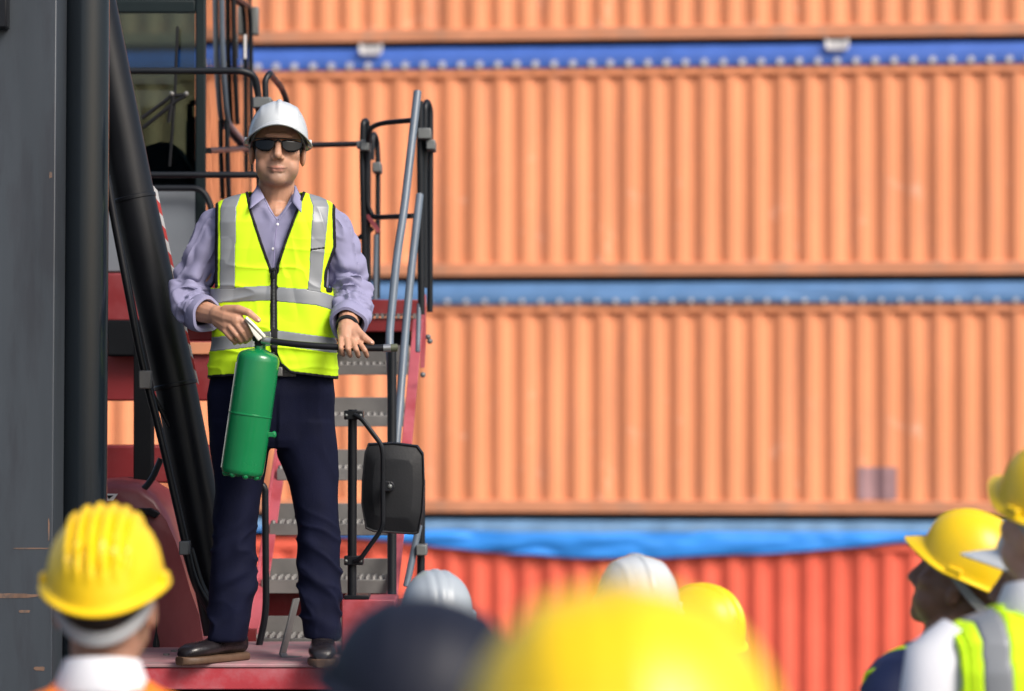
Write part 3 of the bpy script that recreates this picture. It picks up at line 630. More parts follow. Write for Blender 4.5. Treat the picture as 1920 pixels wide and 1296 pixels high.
def skin_attr(me_obj, base, C=None, M=None, s=1, lips=True):
    me = me_obj.data; n = len(me.vertices); V = np.empty(n*3); me.vertices.foreach_get('co', V); V = V.reshape(-1, 3)
    col = np.tile(np.array([*base, 1.0]), (n, 1))
    if C is not None:
        L = (V - C) @ M / s                          # to head space
        def blob(c, r): return np.clip(1 - np.sqrt((((L - np.array(c))/np.array(r))**2).sum(1)), 0, 1)
        if lips:
            k = np.clip(blob((0, .100, -.079), (.034, .03, .012))*2.2, 0, 1)[:, None]; col[:, :3] = col[:, :3]*(1-k) + np.array([base[0]*1.0, base[1]*.72, base[2]*.74])*k
            ln = np.clip(1-np.abs(L[:, 2] + .0795 - 6*L[:, 0]**2)/.0028, 0, 1)*(np.abs(L[:, 0]) < .031)*(L[:, 1] > .06); col[:, :3] *= (1-.72*ln)[:, None]
            k = np.clip(blob((0, .06, -.092), (.085, .09, .045))*1.6, 0, 1)[:, None]*.42; col[:, :3] = col[:, :3]*(1-k) + np.array([.13, .12, .11])*k
    a = me.color_attributes.new('skin', 'FLOAT_COLOR', 'POINT'); a.data.foreach_set('color', col.astype(np.float32).ravel())

def helmet(parent, C, M, s, material, ribs=(0.0,), a=.092, b=.118, peak=.05, zf=.052, zs=.018, zb=.004, ztop=.135, band=True, ribh=.006, ribw=.007, nape=True, label=None, pkx=2.2):
    W = lambda L: C + (np.asarray(L)*s) @ M.T
    nth, nph = 96, 28; th = np.linspace(0, 2*math.pi, nth, endpoint=False)      # 0 = front (+y)
    c = np.cos(th); zr = np.where(c > 0, zs + (zf-zs)*c**2, zs + (zb-zs)*c**2)
    rings = []
    pk = peak*np.clip(c, 0, 1)**pkx
    fl = .012
    for (out, dz) in ((1.0, -.006), (1.02, -.0035), (.55, .0005), (.12, .003)):
        rings.append(np.stack([(a+fl*out)*np.sin(th), (b+fl*out+pk*out)*c, zr+dz - .010*np.clip(c, 0, 1)**3*out], 1))
    for i in range(1, nph+1):
        f = i/nph; ph = f*math.pi/2*.985; rr = math.cos(ph)**.82
        z = zr + (ztop - zr)*math.sin(ph)**.95
        L = np.stack([a*rr*np.sin(th), b*rr*c, z], 1)
        up = np.clip((f-.18)/.2, 0, 1)
        for rx in ribs:
            k = np.exp(-((L[:, 0]-rx)/ribw)**4)*ribh*up
            L[:, 2] += k*math.sin(ph)*.9; L[:, 1] += k*np.cos(th)*math.cos(ph)
        # raised side panel edge
        sp2 = np.exp(-((np.abs(L[:, 0])-.052)/.006)**4)*.0022*up if len(ribs) == 1 else 0
        L[:, 2] += sp2*math.sin(ph); L[:, 0] += np.sign(L[:, 0])*sp2*math.cos(ph)
        rings.append(L)
    g = G(); g.loft([W(r) for r in rings], cap=False); n = len(g.verts()); g.Fc.append(tuple(n-nth+j for j in range(nth)))
    h = obj('hard_hat', g, material, parent, sharp=40, solid=.003*s, label=label)
    for sx in (-1, 1):
        gg = G(); gg.box(W((sx*(a+.005), -.005, zs+.004)), np.array([.012, .034, .022])*s, M); obj('side_slot', gg, material, h, bevel=.003)
    if band:
        rr = []
        for dz, e in ((-.011, 0), (.011, 0), (.011, -.004), (-.011, -.004)):
            rr.append(W(np.stack([(a-.010+e)*np.sin(th), (b-.016+e)*c, np.where(c > 0, .016+.048*c, .016+.064*c if nape else .016+.02*c)+dz], 1)))
        gg = G(); gg.loft(rr + [rr[0]], cap=False); obj('headband', gg, M_band, h, sharp=40)
    return h
def hand(g, W, P, U, N, s=1.0, curl=.5, side=1):
    """relaxed hand: W wrist, P direction of fingers, U across (towards thumb), N palm normal"""
    P, U, N = unit(P), unit(U), unit(N)
    pt = lambda a, b, c: W + (P*a + U*b + N*c)*s
    g.chain([pt(0, 0, 0), pt(.04, .012, 0), pt(.085, .024, 0)], [.026*s, .026*s, .014*s], 10)
    g.chain([pt(.02, -.012, 0), pt(.08, -.026, 0)], [.022*s, .013*s], 10); g.chain([pt(.085, .024, 0), pt(.085, -.026, 0)], [.014*s, .013*s], 10)
    for (b, l, r) in ((.028, .075, .0092), (.010, .083, .0095), (-.010, .077, .009), (-.028, .06, .008)):
        p = pt(.088, b, 0); ps = [p]; ang = curl*.4
        for k, f in enumerate((.45, .3, .25)):
            p = p + (P*math.cos(ang) + N*math.sin(ang))*l*f*s; ps.append(p); ang += curl
        g.chain(ps, [r*s, r*s*.95, r*s*.9, r*s*.8], 8)
    g.chain([pt(.02, .025, .005), pt(.055, .052, .015), pt(.085, .060, .022)], [.014*s, .011*s, .0085*s], 8)

PROF = np.array([(1.455, .058, .060), (1.435, .085, .072), (1.415, .140, .092), (1.385, .188, .108), (1.33, .200, .120), (1.22, .192, .125), (1.08, .178, .120), (.95, .186, .122), (.86, .192, .122)])
def even_angles(n, expo, a=.20, b=.13):
    t = np.linspace(0, 2*math.pi, 20001); x = a*np.sign(np.sin(t))*np.abs(np.sin(t))**(2/expo); y = b*np.sign(np.cos(t))*np.abs(np.cos(t))**(2/expo)
    L = np.concatenate([[0], np.cumsum(np.hypot(np.diff(x), np.diff(y)))]); return np.interp(np.linspace(0, L[-1], n, endpoint=False), L, t)
def torso_grid(off, z0, z1, nth, nz, fn=None, expo=2.5):
    zz = np.linspace(z1, z0, nz); th = even_angles(nth, expo); rows = []
    o = np.argsort(PROF[:, 0])
    for z in zz:
        hw = np.interp(z, PROF[o, 0], PROF[o, 1]) + off; hd = np.interp(z, PROF[o, 0], PROF[o, 2]) + off
        cx, sx = np.cos(th), np.sin(th)
        rows.append(np.stack([hw*np.sign(sx)*np.abs(sx)**(2/expo), hd*np.sign(cx)*np.abs(cx)**(2/expo), np.full(nth, z)], 1))
    V = np.concatenate(rows); Fc = []
    for i in range(nz-1):
        for j in range(nth): Fc.append((i*nth+j, i*nth+(j+1) % nth, (i+1)*nth+(j+1) % nth, (i+1)*nth+j))
    return V, Fc
def split_faces(V, Fc, cls):
    out = {}
    for f, c in zip(Fc, cls):
        if c: out.setdefault(c, []).append(f)
    res = {}
    for c, fs in out.items():
        idx = sorted(set(i for f in fs for i in f)); mp = {k: i for i, k in enumerate(idx)}
        res[c] = (V[idx], [tuple(mp[i] for i in f) for f in fs])
    return res
def relax(VF, it=8):
    V, Fc = np.array(VF[0]), VF[1]; cnt = {}
    for f in Fc:
        for a, b in zip(f, f[1:]+f[:1]): k = (a, b) if a < b else (b, a); cnt[k] = cnt.get(k, 0)+1
    E = np.array([k for k, c in cnt.items() if c == 1])
    if len(E) == 0: return V, Fc
    for _ in range(it):
        S_ = np.zeros_like(V); n = np.zeros(len(V)); np.add.at(S_, E[:, 0], V[E[:, 1]]); np.add.at(S_, E[:, 1], V[E[:, 0]]); np.add.at(n, E[:, 0], 1); np.add.at(n, E[:, 1], 1)
        k = n == 2; V[k] = .5*V[k] + .5*S_[k]/n[k][:, None]
    return V, Fc
def pieces(VF):
    V, Fc = VF; par = list(range(len(V)))
    def find(i):
        while par[i] != i: par[i] = par[par[i]]; i = par[i]
        return i
    for f in Fc:
        r = find(f[0])
        for i in f[1:]: par[find(i)] = r
    out = split_faces(np.asarray(V), Fc, [find(f[0])+1 for f in Fc]); return [relax(p) for p in out.values() if len(p[1]) > 12]
def worker(label, px, top_py, Y, yaw, skin, shirt, vest, trimc, hatm, pitch=0, hyaw=0, roll=0, hat=None, body_yaw=None, collar=False, hair=True, group='listening workers', stripes=True, bx=0.0):
    top = at(px, top_py, Y); HT = 1.60 + .135*1.1 + .004
    k = top[2]/HT
    hx = bx; top = top + np.array([bx, 0, 0]); t = thing('person', label, 'person', (top[0], Y, 0), group)
    by = R(yaw if body_yaw is None else body_yaw); Rb = rotz(by); base = np.array([top[0], Y, 0.0])
    W = lambda L: base + (np.asarray(L, float)*k) @ Rb.T
    w = lambda x, y, z: base + Rb @ (np.array([x, y, z])*k)
    C0 = w(0, .035, 1.60) - np.array([hx, 0, 0]); Mh = rotz(R(yaw + hyaw)) @ rotx(R(pitch)) @ roty(R(roll)); sh = 1.1*k
    # head turns about the neck so that the helmet stays over it
    nb = w(0, 0, 1.45); C = C0
    g = G(); head_prims(g, C, Mh, sh, w(0, -.005, 1.40)); 
    g.ell(w(0, 0, 1.27), np.array([.165, .10, .17])*k, Rb); g.ell(w(0, 0, 1.05), np.array([.15, .095, .2])*k, Rb); g.ell(w(0, 0, .93), np.array([.16, .105, .12])*k, Rb)
    for sx in (-1, 1):
        g.chain([w(sx*.165, 0, 1.35), w(sx*.225, -.02, 1.09), w(sx*.235, .06, .85)], [.05*k, .040*k, .027*k])
        hand(g, w(sx*.236, .065, .83), Rb @ np.array([0, .15, -1]), Rb @ np.array([-sx*.15, 1, .1]), Rb @ np.array([-sx, 0, 0]), k)
        g.chain([w(sx*.085, 0, .90), w(sx*.10, .012, .50), w(sx*.105, -.02, .09)], [.08*k, .055*k, .04*k]); g.ell(w(sx*.11, .05, .045), np.array([.04, .12, .03])*k, Rb)
    V, Fc, N = remesh(g, .0075, 3)
    b = obj('body', (V, Fc), M_skin, t, sharp=0, recalc=False)
    skin_attr(b, skin, C - base, Mh, sh, lips=False)
    if hair:
        g = G(); g.ell(C + Mh @ (np.array([0, -.022, .004])*sh), np.array([.0775, .086, .075])*sh, Mh); Vv, Ff = g.verts(), g.Fc
        L = (Vv - C) @ Mh / sh; cl = [('h' if (np.mean([L[i][1] for i in f]) < -.025 and np.mean([L[i][2] for i in f]) > -.045 or np.mean([L[i][2] for i in f]) > .03) else None) for f in Ff]
        r = split_faces(Vv, Ff, cl)['h']; obj('hair', r, M_hair, t, sharp=0, solid=.004)
    # shirt with sleeves
    V, Fc = torso_grid(.004, .88, 1.452, 72, 46); V[:, 1] += .004*vnoise(V, (.05, .05, .16), 2)
    g = G(); g.add(W(V), Fc)
    for sx in (-1, 1):
        pts = [w(sx*.150, 0, 1.375), w(sx*.19, -.005, 1.345), w(sx*.215, -.012, 1.22), w(sx*.232, -.015, 1.09), w(sx*.238, .02, .97), w(sx*.238, .058, .87)]
        n0 = len(g.V); g.tube(pts, [.060*k, .074*k, .066*k, .058*k, .052*k, .046*k], 22); Vt = g.V[-1]; ctr = Vt.mean(0)
        g.V[-1] = Vt + unit([1, 1, 0])*(.006*vnoise(Vt, (.05, .05, .09), 9))[:, None]
    obj('shirt', g, shirt, t, sharp=50)
    if collar:
        rr = []; th = np.linspace(0, 2*math.pi, 40, endpoint=False)
        for z, e in ((1.435, .074), (1.485, .062), (1.487, .066), (1.43, .088), (1.425, .086)):
            rr.append(W(np.stack([e*1.02*np.sin(th), e*.98*np.cos(th)-.004, z + .012*np.cos(th)*-1], 1)))
        obj('collar', G().loft(rr, cap=False), shirt, t, sharp=50, solid=.003)
    # vest cut from the torso surface
    if vest:
        V, Fc = torso_grid(.016, .86, 1.45, 200, 130); V[:, 1] += .004*vnoise(V, (.06, .06, .16), 2)
        c = np.array([V[list(f)].mean(0) for f in Fc]); x, y, z = np.abs(c[:, 0]), c[:, 1], c[:, 2]
        arm = np.interp(z, [1.08, 1.14, 1.25, 1.36, 1.45], [.30, .190, .178, .180, .188]); edge = x - arm
        neck = np.where(y > 0, np.clip((1.452-z)/.30, 0, 1), np.clip((1.452-z)/.05, 0, 1)); nk = np.interp(neck, [0, 1], [.085, 0]); ne = nk - x
        cl = []
        for i in range(len(Fc)):
            if edge[i] > 0 or ne[i] > 0: cl.append(None)
            elif edge[i] > -.012 or (nk[i] > 0 and ne[i] > -.012): cl.append('t')
            elif stripes and ((.095 < x[i] < .143) and z[i] > 1.03 or 1.03 < z[i] < 1.08 or .92 < z[i] < .97): cl.append('s')
            else: cl.append('v')
        r = split_faces(W(V), Fc, cl)
        vp = sorted(pieces(r['v']), key=lambda p: -len(p[1])); vo = obj('vest', vp[0], vest, t, sharp=0, solid=.003)
        for p in vp[1:]: obj('vest_panel', p, vest, vo, sharp=0, solid=.003)
        for p in (pieces(r['s']) if 's' in r else []): obj('reflective_tape', p, M_silver, vo, sharp=0, solid=.0045)
        for p in pieces(r['t']): obj('edge_trim', p, trimc, vo, sharp=0, solid=.005)
    # trousers and shoes
    g = G(); hip = []
    th = np.linspace(0, 2*math.pi, 24, endpoint=False)
    for z, hw, hd in ((1.0, .17, .115), (.93, .178, .12), (.86, .18, .125), (.82, .175, .12)): hip.append(W(np.stack([hw*np.cos(th), hd*np.sin(th), np.full(24, z)], 1)))
    g.loft(hip)
    for sx in (-1, 1):
        g.tube([w(sx*.085, 0, .88), w(sx*.093, .005, .70), w(sx*.10, .012, .48), w(sx*.104, -.01, .25), w(sx*.106, -.015, .06)], [.095*k, .09*k, .075*k, .068*k, .064*k], 20)
    obj('trousers', g, M_navy, t, sharp=60)
    for sx in (-1, 1):
        g = G(); g.ell(w(sx*.11, .06, .055), np.array([.05, .15, .055])*k, Rb); Vv = g.V[0]; Vv[:, 2] = np.maximum(Vv[:, 2], .004); obj('shoe', g, M_shoe, t, sharp=50)
    kw = dict(a=.098, b=.114, ztop=.139, pkx=3.5); kw.update(hat or {})
    helmet(t, C, Mh, sh, hatm, **kw)
    return t

# ------------------------------------------------------------------ presenter
YP = 10.0
base = np.array([at(515, 1240, YP)[0], YP, PZ])
man = thing('person', 'man in white hard hat, sunglasses, lime vest and lilac shirt standing on the red platform', 'person', tuple(base))
m = lambda px, py, d=0.0: at(px, py, YP - d)
mm = lambda px: px/566.0
HS = 1.1; HC = m(521, 276, .02); HM = rotz(R(185)) @ rotx(R(4)) @ roty(R(-2))
# torso profile in photo rows: py, centre px, half width px, half depth m
TP = np.array([(356, 518, 40, .056), (364, 518, 58, .070), (371, 517, 84, .088), (380, 516, 104, .100), (392, 516, 116, .112), (420, 516, 118, .125), (470, 515, 116, .132), (540, 512, 112, .130), (600, 513, 112, .130), (660, 513, 116, .132), (712, 512, 118, .132)])
def man_torso(off, py0, py1, nth, nv, expo=2.6, wr=.004, seed=3):
    from_py = np.linspace(py0, py1, nv); 
    # finer rows where the shoulder is nearly level
    arc = np.concatenate([[0], np.cumsum(np.hypot(np.diff(TP[:, 0]), np.diff(TP[:, 2])))]); a0, a1 = np.interp([py0, py1], TP[:, 0], arc)
    rows_py = np.interp(np.linspace(a0, a1, nv), arc, TP[:, 0])
    th = even_angles(nth, expo); cx_, sx_ = np.cos(th), np.sin(th); rows = []
    for py in rows_py:
        c = np.interp(py, TP[:, 0], TP[:, 1]); hw = mm(np.interp(py, TP[:, 0], TP[:, 2])) + off; hd = np.interp(py, TP[:, 0], TP[:, 3]) + off
        ctr = m(c, py, 0); zoff = off*np.interp(py, [356, 380, 400], [.9, .8, 0])
        rows.append(np.stack([ctr[0] + hw*np.sign(sx_)*np.abs(sx_)**(2/expo), YP - hd*np.sign(cx_)*np.abs(cx_)**(2/expo), np.full(nth, ctr[2]+zoff)], 1))
    V = np.concatenate(rows)
    rel = V - base; sh = np.stack([rel[:, 0]+.25*rel[:, 2]*np.sign(rel[:, 0]+.001), rel[:, 1], rel[:, 2]], 1)
    wv = vnoise(sh, (.10, .2, .13), seed)*wr + np.abs(vnoise(sh, (.05, .2, .09), seed+1))*wr*.7 + vnoise(rel, (.35, .3, .022), seed+2)*wr*.35*np.clip((rel[:, 2]-.95)*-4+1.3, 0, 1)
    pyv = np.repeat(rows_py, nth)
    wq = sh + .03*np.stack([vnoise(rel, .12, 71), vnoise(rel, .12, 72), vnoise(rel, .12, 73)], 1)
    wv = wv + (1-np.abs(vnoise(wq, (.17, .3, .055), seed+9)))**6*.0065*np.clip((pyv-430)/120, 0, 1)*(wr/.006) + (wr/.006)*(1-np.abs(vnoise(wq, (.06, .3, .22), seed+12)))**6*.004
    wv = wv*np.clip((pyv-370)/50, .2, 1)
    V[:, 1] += -np.tile(cx_, len(rows_py))*wv; V[:, 0] += np.tile(sx_, len(rows_py))*wv*.6
    Fc = []
    for i in range(nv-1):
        for j in range(nth): Fc.append((i*nth+j, i*nth+(j+1) % nth, (i+1)*nth+(j+1) % nth, (i+1)*nth+j))
    return V, Fc
# --- body: head, neck, chest, arms, hands, legs in one skin
g = G(); head_prims(g, HC, HM, HS, m(518, 385, -.01), .054)
for py, c, hw, hd in ((420, 516, 95, .095), (520, 514, 92, .10), (620, 513, 95, .10), (720, 512, 102, .105)): g.ell(m(c, py+(0 if py > 430 else 35), 0), (mm(hw), hd, .16 if py > 430 else .10))
g.ell(m(520, 405, .010), (.06, .085, .055))
# viewer-left arm and hand (grips the lever)
g.chain([m(424, 428, 0), m(352, 560, .0), m(380, 584, .11), m(410, 592, .175)], [.040, .040, .038, .029])
h = lambda px, py, d: m(px, py, d)
g.chain([h(408, 590, .175), h(428, 597, .205), h(444, 602, .23)], [.030, .032, .026]); g.chain([h(412, 600, .18), h(430, 613, .215), h(442, 620, .225)], [.028, .027, .022])
g.chain([h(426, 588, .205), h(448, 594, .238), h(461, 612, .250), h(470, 630, .242), h(466, 637, .215)], [.018, .0108, .0098, .0092, .0085])
g.chain([h(428, 596, .21), h(440, 604, .242), h(454, 622, .248), h(463, 636, .235), h(460, 641, .205)], [.018, .0108, .0098, .0092, .0085])
g.chain([h(424, 606, .21), h(431, 613, .238), h(444, 629, .242), h(452, 639, .228), h(450, 642, .20)], [.018, .0104, .0096, .0090, .0082])
g.chain([h(418, 613, .205), h(422, 621, .228), h(433, 634, .230), h(441, 641, .215), h(440, 643, .19)], [.017, .0098, .0090, .0084, .0078])
g.chain([h(424, 584, .20), h(446, 580, .235), h(466, 586, .250), h(484, 600, .245)], [.022, .0150, .0125, .0100])
# viewer-right arm and open hand under the hose
g.chain([m(610, 430, 0), m(664, 562, .0), m(656, 592, .12), m(651, 612, .19)], [.040, .040, .038, .030])
g.chain([h(651, 610, .19), h(650, 622, .215), h(648, 634, .245)], [.030, .032, .022]); g.chain([h(655, 612, .19), h(664, 628, .225), h(668, 637, .25)], [.026, .026, .018])
g.chain([h(640, 628, .225), h(639, 640, .27), h(639, 653, .305), h(641, 662, .293), h(644, 665, .268)], [.013, .0092, .0086, .0082, .0075])
g.chain([h(648, 630, .235), h(651, 641, .275), h(653, 655, .312), h(655, 664, .298), h(657, 667, .268)], [.013, .0098, .0091, .0087, .0078])
g.chain([h(656, 632, .235), h(663, 643, .278), h(668, 656, .315), h(671, 665, .299), h(672, 668, .270)], [.013, .0098, .0091, .0087, .0078])
g.chain([h(664, 634, .235), h(676, 646, .272), h(684, 657, .305), h(687, 665, .290), h(688, 668, .266)], [.013, .0094, .0087, .0082, .0075])
g.chain([h(662, 616, .20), h(672, 625, .235), h(684, 634, .262), h(697, 643, .272)], [.022, .0165, .0130, .0095])
for pts in ([(452, 780), (446, 960), (434, 1165)], [(572, 780), (594, 960), (604, 1165)]): g.chain([m(*p) for p in pts], [.08, .055, .035])
V, Fc, N = remesh(g, .0029, 3)
L = (V - HC) @ HM/HS
cheek = (L[:, 1] > -.02) & (L[:, 2] < .03) & (L[:, 2] > -.14) & (np.abs(L[:, 0]) < .073) & ~((np.abs(L[:, 0]) < .026) & (L[:, 2] > -.062) & (L[:, 1] > .085)) & ~((np.abs(L[:, 0]) < .034) & (L[:, 2] < -.064) & (L[:, 2] > -.094) & (L[:, 1] > .07))
E_ = np.array([(f[k], f[(k+1) % len(f)]) for f in Fc for k in range(len(f))])
sel = cheek[E_[:, 0]]; E_ = E_[sel]
for _ in range(26):
    S_ = np.zeros_like(V); n_ = np.zeros(len(V)); np.add.at(S_, E_[:, 0], V[E_[:, 1]]); np.add.at(n_, E_[:, 0], 1); kk = cheek & (n_ > 0)
    V[kk] = .45*V[kk] + .55*S_[kk]/n_[kk][:, None]
body = obj('body', (V, Fc), M_skin, man, sharp=0, recalc=False)
skin_attr(body, (.50, .265, .172), HC - base, HM, HS)
# --- nails
for c, n_ in ((h(485, 600, .254), (.4, -1, .5)), (h(697, 642, .281), (.3, -.6, .8))):
    u, v, d = frame(n_); Mx = np.stack([u, v, d], 1); obj('fingernail', G().ell(c, (.0055, .0065, .002), Mx, 10, 6), mat('nail', (.55, .34, .27), .3), man, sharp=0)
# hair at the temples under the hat
g = G(); g.ell(HC + HM @ (np.array([0, -.018, .012])*HS), np.array([.0765, .088, .075])*HS, HM, 28, 18); Vv, Ff = g.verts(), g.Fc; L = (Vv-HC) @ HM/HS
r_ = split_faces(Vv, Ff, [('h' if np.mean([L[i][1] for i in f]) < .012 and np.mean([L[i][2] for i in f]) > -.03 else None) for f in Ff])['h']; obj('hair', r_, M_hair, man, sharp=0, solid=.003)
helmet(man, HC, HM, HS, M_hatw, a=.090, b=.116, zf=.056, zs=.010, zb=.0, peak=.042, ztop=.135, label='white hard hat with a short peak')
# --- sunglasses
def face_pt(x, z, y=None): return HC + HM @ (np.array([x, (.1045 - 4.2*x*x) if y is None else y, z-.008])*HS)
gl = None
for sx in (-1, 1):
    g = G(); nx, nz_ = 14, 7; VV = []
    for i in range(nz_):
        for j in range(nx):
            u = j/(nx-1); v_ = i/(nz_-1); x = .008 + u*.062
            ztop_ = np.interp(u, [0, .3, .7, 1], [.010, .016, .015, .011]); zbot = np.interp(u, [0, .12, .35, .65, .88, 1], [-.006, -.016, -.0215, -.020, -.012, -.002])
            xx = x + (.004*(1-v_) if u < .2 else 0); VV.append(face_pt(sx*xx, zbot + (ztop_-zbot)*v_))
    FF = [(i*nx+j, i*nx+j+1, (i+1)*nx+j+1, (i+1)*nx+j) for i in range(nz_-1) for j in range(nx-1)]
    lens = (np.array(VV), FF)
    if gl is None:
        gg = G()
        top_ = [face_pt(x, .019-.02*abs(x)) for x in np.linspace(-.070, .070, 25)]
        gg.tube(top_, .0022, 8); gg.tube([face_pt(-.010, .008), face_pt(0, .013, .112), face_pt(.010, .008)], .003, 8)
        for s2 in (-1, 1): gg.tube([face_pt(s2*.069, .016), face_pt(s2*.078, .012, .06), face_pt(s2*.081, .004, -.015)], .0034, 8)
        gl = obj('sunglasses', gg, M_frame, man)
    obj('lens', lens, M_lens, gl, sharp=0, solid=.002)
# --- shirt
V, Fc = man_torso(-.015, 357, 700, 150, 120, wr=.006, seed=3)
c = np.array([V[list(f)].mean(0) for f in Fc]); cpx, cpy = proj(c); front = c[:, 1] < YP
wv = np.interp(cpy, [350, 362, 380, 412], [34, 29, 21, 0]); cxv = np.interp(cpy, [350, 413], [520, 519])
keep = ~(front & (np.abs(cpx-cxv) < wv) & (cpy < 413))
r_ = relax(split_faces(V, Fc, ['s' if k else None for k in keep])['s'], 14)
g = G(); g.add(*r_)
def sleeve(pts, rr, seed):
    NL, NS = 130, 84
    P = np.array([m(*p) for p in pts]); t0 = np.linspace(0, 1, len(P)); tt = np.linspace(0, 1, NL)
    Q = np.stack([np.interp(tt, t0, P[:, k]) for k in range(3)], 1); rad = np.interp(tt, t0, rr)
    for _ in range(24): Q[1:-1] = .25*Q[:-2] + .5*Q[1:-1] + .25*Q[2:]
    gg = G(); gg.tube(list(Q), list(rad), NS, cap=False); Vs, Fs = gg.verts(), gg.Fc; N = normals(Vs, Fs)
    tv = np.repeat(tt, NS); ctr = np.repeat(Q, NS, 0); out = Vs - ctr; out /= np.linalg.norm(out, axis=1, keepdims=True)
    ang = np.tile(np.linspace(0, 2*math.pi, NS, endpoint=False), NL)
    q = np.stack([np.cos(ang)*.08, np.sin(ang)*.08, tv*.5], 1)
    amp = np.interp(tv, [0, .3, .55, .8, 1], [.003, .008, .017, .014, .004])
    d = amp*(np.abs(vnoise(q + .02*np.stack([vnoise(q, .05, 1)]*3, 1), (.09, .09, .035), seed))*1.8 - .6 + .5*vnoise(q, (.04, .04, .05), seed+3))
    q2 = np.stack([np.cos(ang)*.08 + tv*.12, np.sin(ang)*.08 - tv*.10, tv*.5 + .035*np.cos(ang+seed)], 1); q2 = q2 + .012*np.stack([vnoise(q2, .05, 61), vnoise(q2, .05, 62), vnoise(q2, .05, 63)], 1)
    d = d + (1-np.abs(vnoise(q2, (.05, .05, .16), seed+7)))**5*np.interp(tv, [0, .15, .6, 1], [.002, .008, .006, .002]) + (1-np.abs(vnoise(q2, (.10, .10, .022), seed+8)))**5*np.interp(tv, [0, .4, .55, .85, 1], [0, .001, .007, .006, .001]) - .003
    Vs = Vs + out*d[:, None]
    return Vs, Fs, Q, rad
SL = [([(432, 412, .0), (406, 424, .0), (386, 470, .0), (362, 528, -.005), (352, 562, .015), (362, 580, .06), (377, 588, .105), (387, 590, .13)], [.052, .062, .064, .062, .063, .059, .054, .052], 21),
      ([(600, 412, .0), (623, 424, .0), (645, 470, .0), (654, 528, -.005), (660, 560, .02), (658, 583, .07), (655, 600, .12), (653, 607, .145)], [.052, .060, .062, .063, .064, .061, .057, .055], 33)]
for pts, rr, sd_ in SL:
    Vs, Fs, Q, rad = sleeve(pts, rr, sd_); g.add(Vs, Fs)
    d = unit(Q[-1]-Q[-8]); gg = []                     # turned-back cuff
    u, v_, _ = frame(d); a_ = np.linspace(0, 2*math.pi, 40, endpoint=False); wob = 1 + .04*np.sin(3*a_+sd_) + .03*np.sin(5*a_)
    for (s_, e) in ((-.055, .002), (-.04, .008), (-.01, .009), (.006, .006), (.008, -.002), (-.02, -.010), (-.06, -.014)):
        gg.append(Q[-1] + d*s_ + (rad[-1]+e)*wob[:, None]*(np.cos(a_)[:, None]*u + np.sin(a_)[:, None]*v_))
    g.loft(gg, cap=False)
shirt = obj('shirt', g, M_shirt, man, sharp=60, solid=.0015)
# collar wings, stand and placket
def wing(pts, th=.003): return G().plate([m(*p) for p in pts], th)
g = G()
def patch(c00, c10, c11, c01, bow=.006, n=6):
    VV = []; a, b, c_, d = [m(*p) for p in (c00, c10, c11, c01)]
    for i in range(n):
        for j in range(n):
            u, v = i/(n-1), j/(n-1); p = a*(1-u)*(1-v) + b*u*(1-v) + c_*u*v + d*(1-u)*v; VV.append(p + np.array([0, -bow*math.sin(u*math.pi)*math.sin(v*math.pi) - bow*.5*math.sin(u*math.pi), 0]))
    return VV, [(i*n+j, i*n+j+1, (i+1)*n+j+1, (i+1)*n+j) for i in range(n-1) for j in range(n-1)]
g.add(*patch((484, 347, .035), (470, 368, .085), (468, 392, .150), (496, 371, .112)))
g.add(*patch((553, 350, .035), (566, 372, .085), (565, 399, .150), (547, 378, .110)))
g.add(*patch((496, 371, .108), (496, 371, .108), (519, 413, .130), (504, 392, .126), 0))
g.add(*patch((547, 378, .108), (549, 377, .104), (521, 413, .131), (532, 400, .128), 0))
rr = []; a_ = np.linspace(R(200), R(-20), 30)
nc = m(518, 366, -.005)
for zz, e in ((-.012, .070), (.026, .063), (.030, .066), (-.006, .082)): rr.append(np.stack([nc[0]+e*np.cos(a_)*.98, nc[1]+e*np.sin(a_), np.full(30, nc[2]+zz) + .012*np.sin(a_)], 1))
g.loft(rr, cap=False, close=False)
obj('collar', g, M_shirt, shirt, sharp=50, solid=.0022)
g = G(); g.tube([m(520, 414, .128), m(516, 450, .137), m(513, 500, .140)], .0016, 6); obj('placket_seam', g, mat('seam_shadow', (.27, .24, .42), .8), shirt)
for (x, y, d) in ((512, 467, .1335), (520, 421, .1285)): obj('button', G().ell(m(x, y, d), (.0055, .003, .0055), None, 14, 8), M_wshirt, shirt)
# --- vest
V, Fc = man_torso(.0, 360, 711, 460, 300, wr=.006, seed=3, expo=3.4)
c = np.array([V[list(f)].mean(0) for f in Fc]); X, Yy = proj(c); front = c[:, 1] < YP
cl = []; I = np.interp
xl_ = I(Yy, [360, 385, 540], [402, 405, 404]); xr_ = I(Yy, [360, 397, 463, 508, 538, 547], [630, 627, 629, 613, 611, 618])
vl = I(Yy, [355, 364, 395, 453, 504], [462, 466, 472, 491, 509]); vr = I(Yy, [355, 367, 392, 453, 499], [570, 566, 556, 533, 518])
s1l, s1r = I(Yy, [364, 390, 538], [424, 414, 413]), I(Yy, [364, 390, 538], [452, 443, 440])
s2l, s2r = I(Yy, [368, 388, 521, 545], [580, 587, 579, 577]), I(Yy, [368, 388, 521, 545], [608, 616, 603, 600])
b1t = I(X, [397, 507, 520, 592, 625], [542, 536, 539, 544, 556]); b1b = I(X, [397, 507, 520, 592, 625], [568, 563, 565, 572, 582])
b2t = I(X, [397, 475, 520, 626], [633, 625, 620, 634]); b2b = I(X, [397, 475, 520, 626], [659, 651, 648, 662])
bot = I(X, [390, 440, 511, 516, 520, 527, 546, 621, 640], [708, 705, 699, 690, 664, 684, 700, 709, 709])
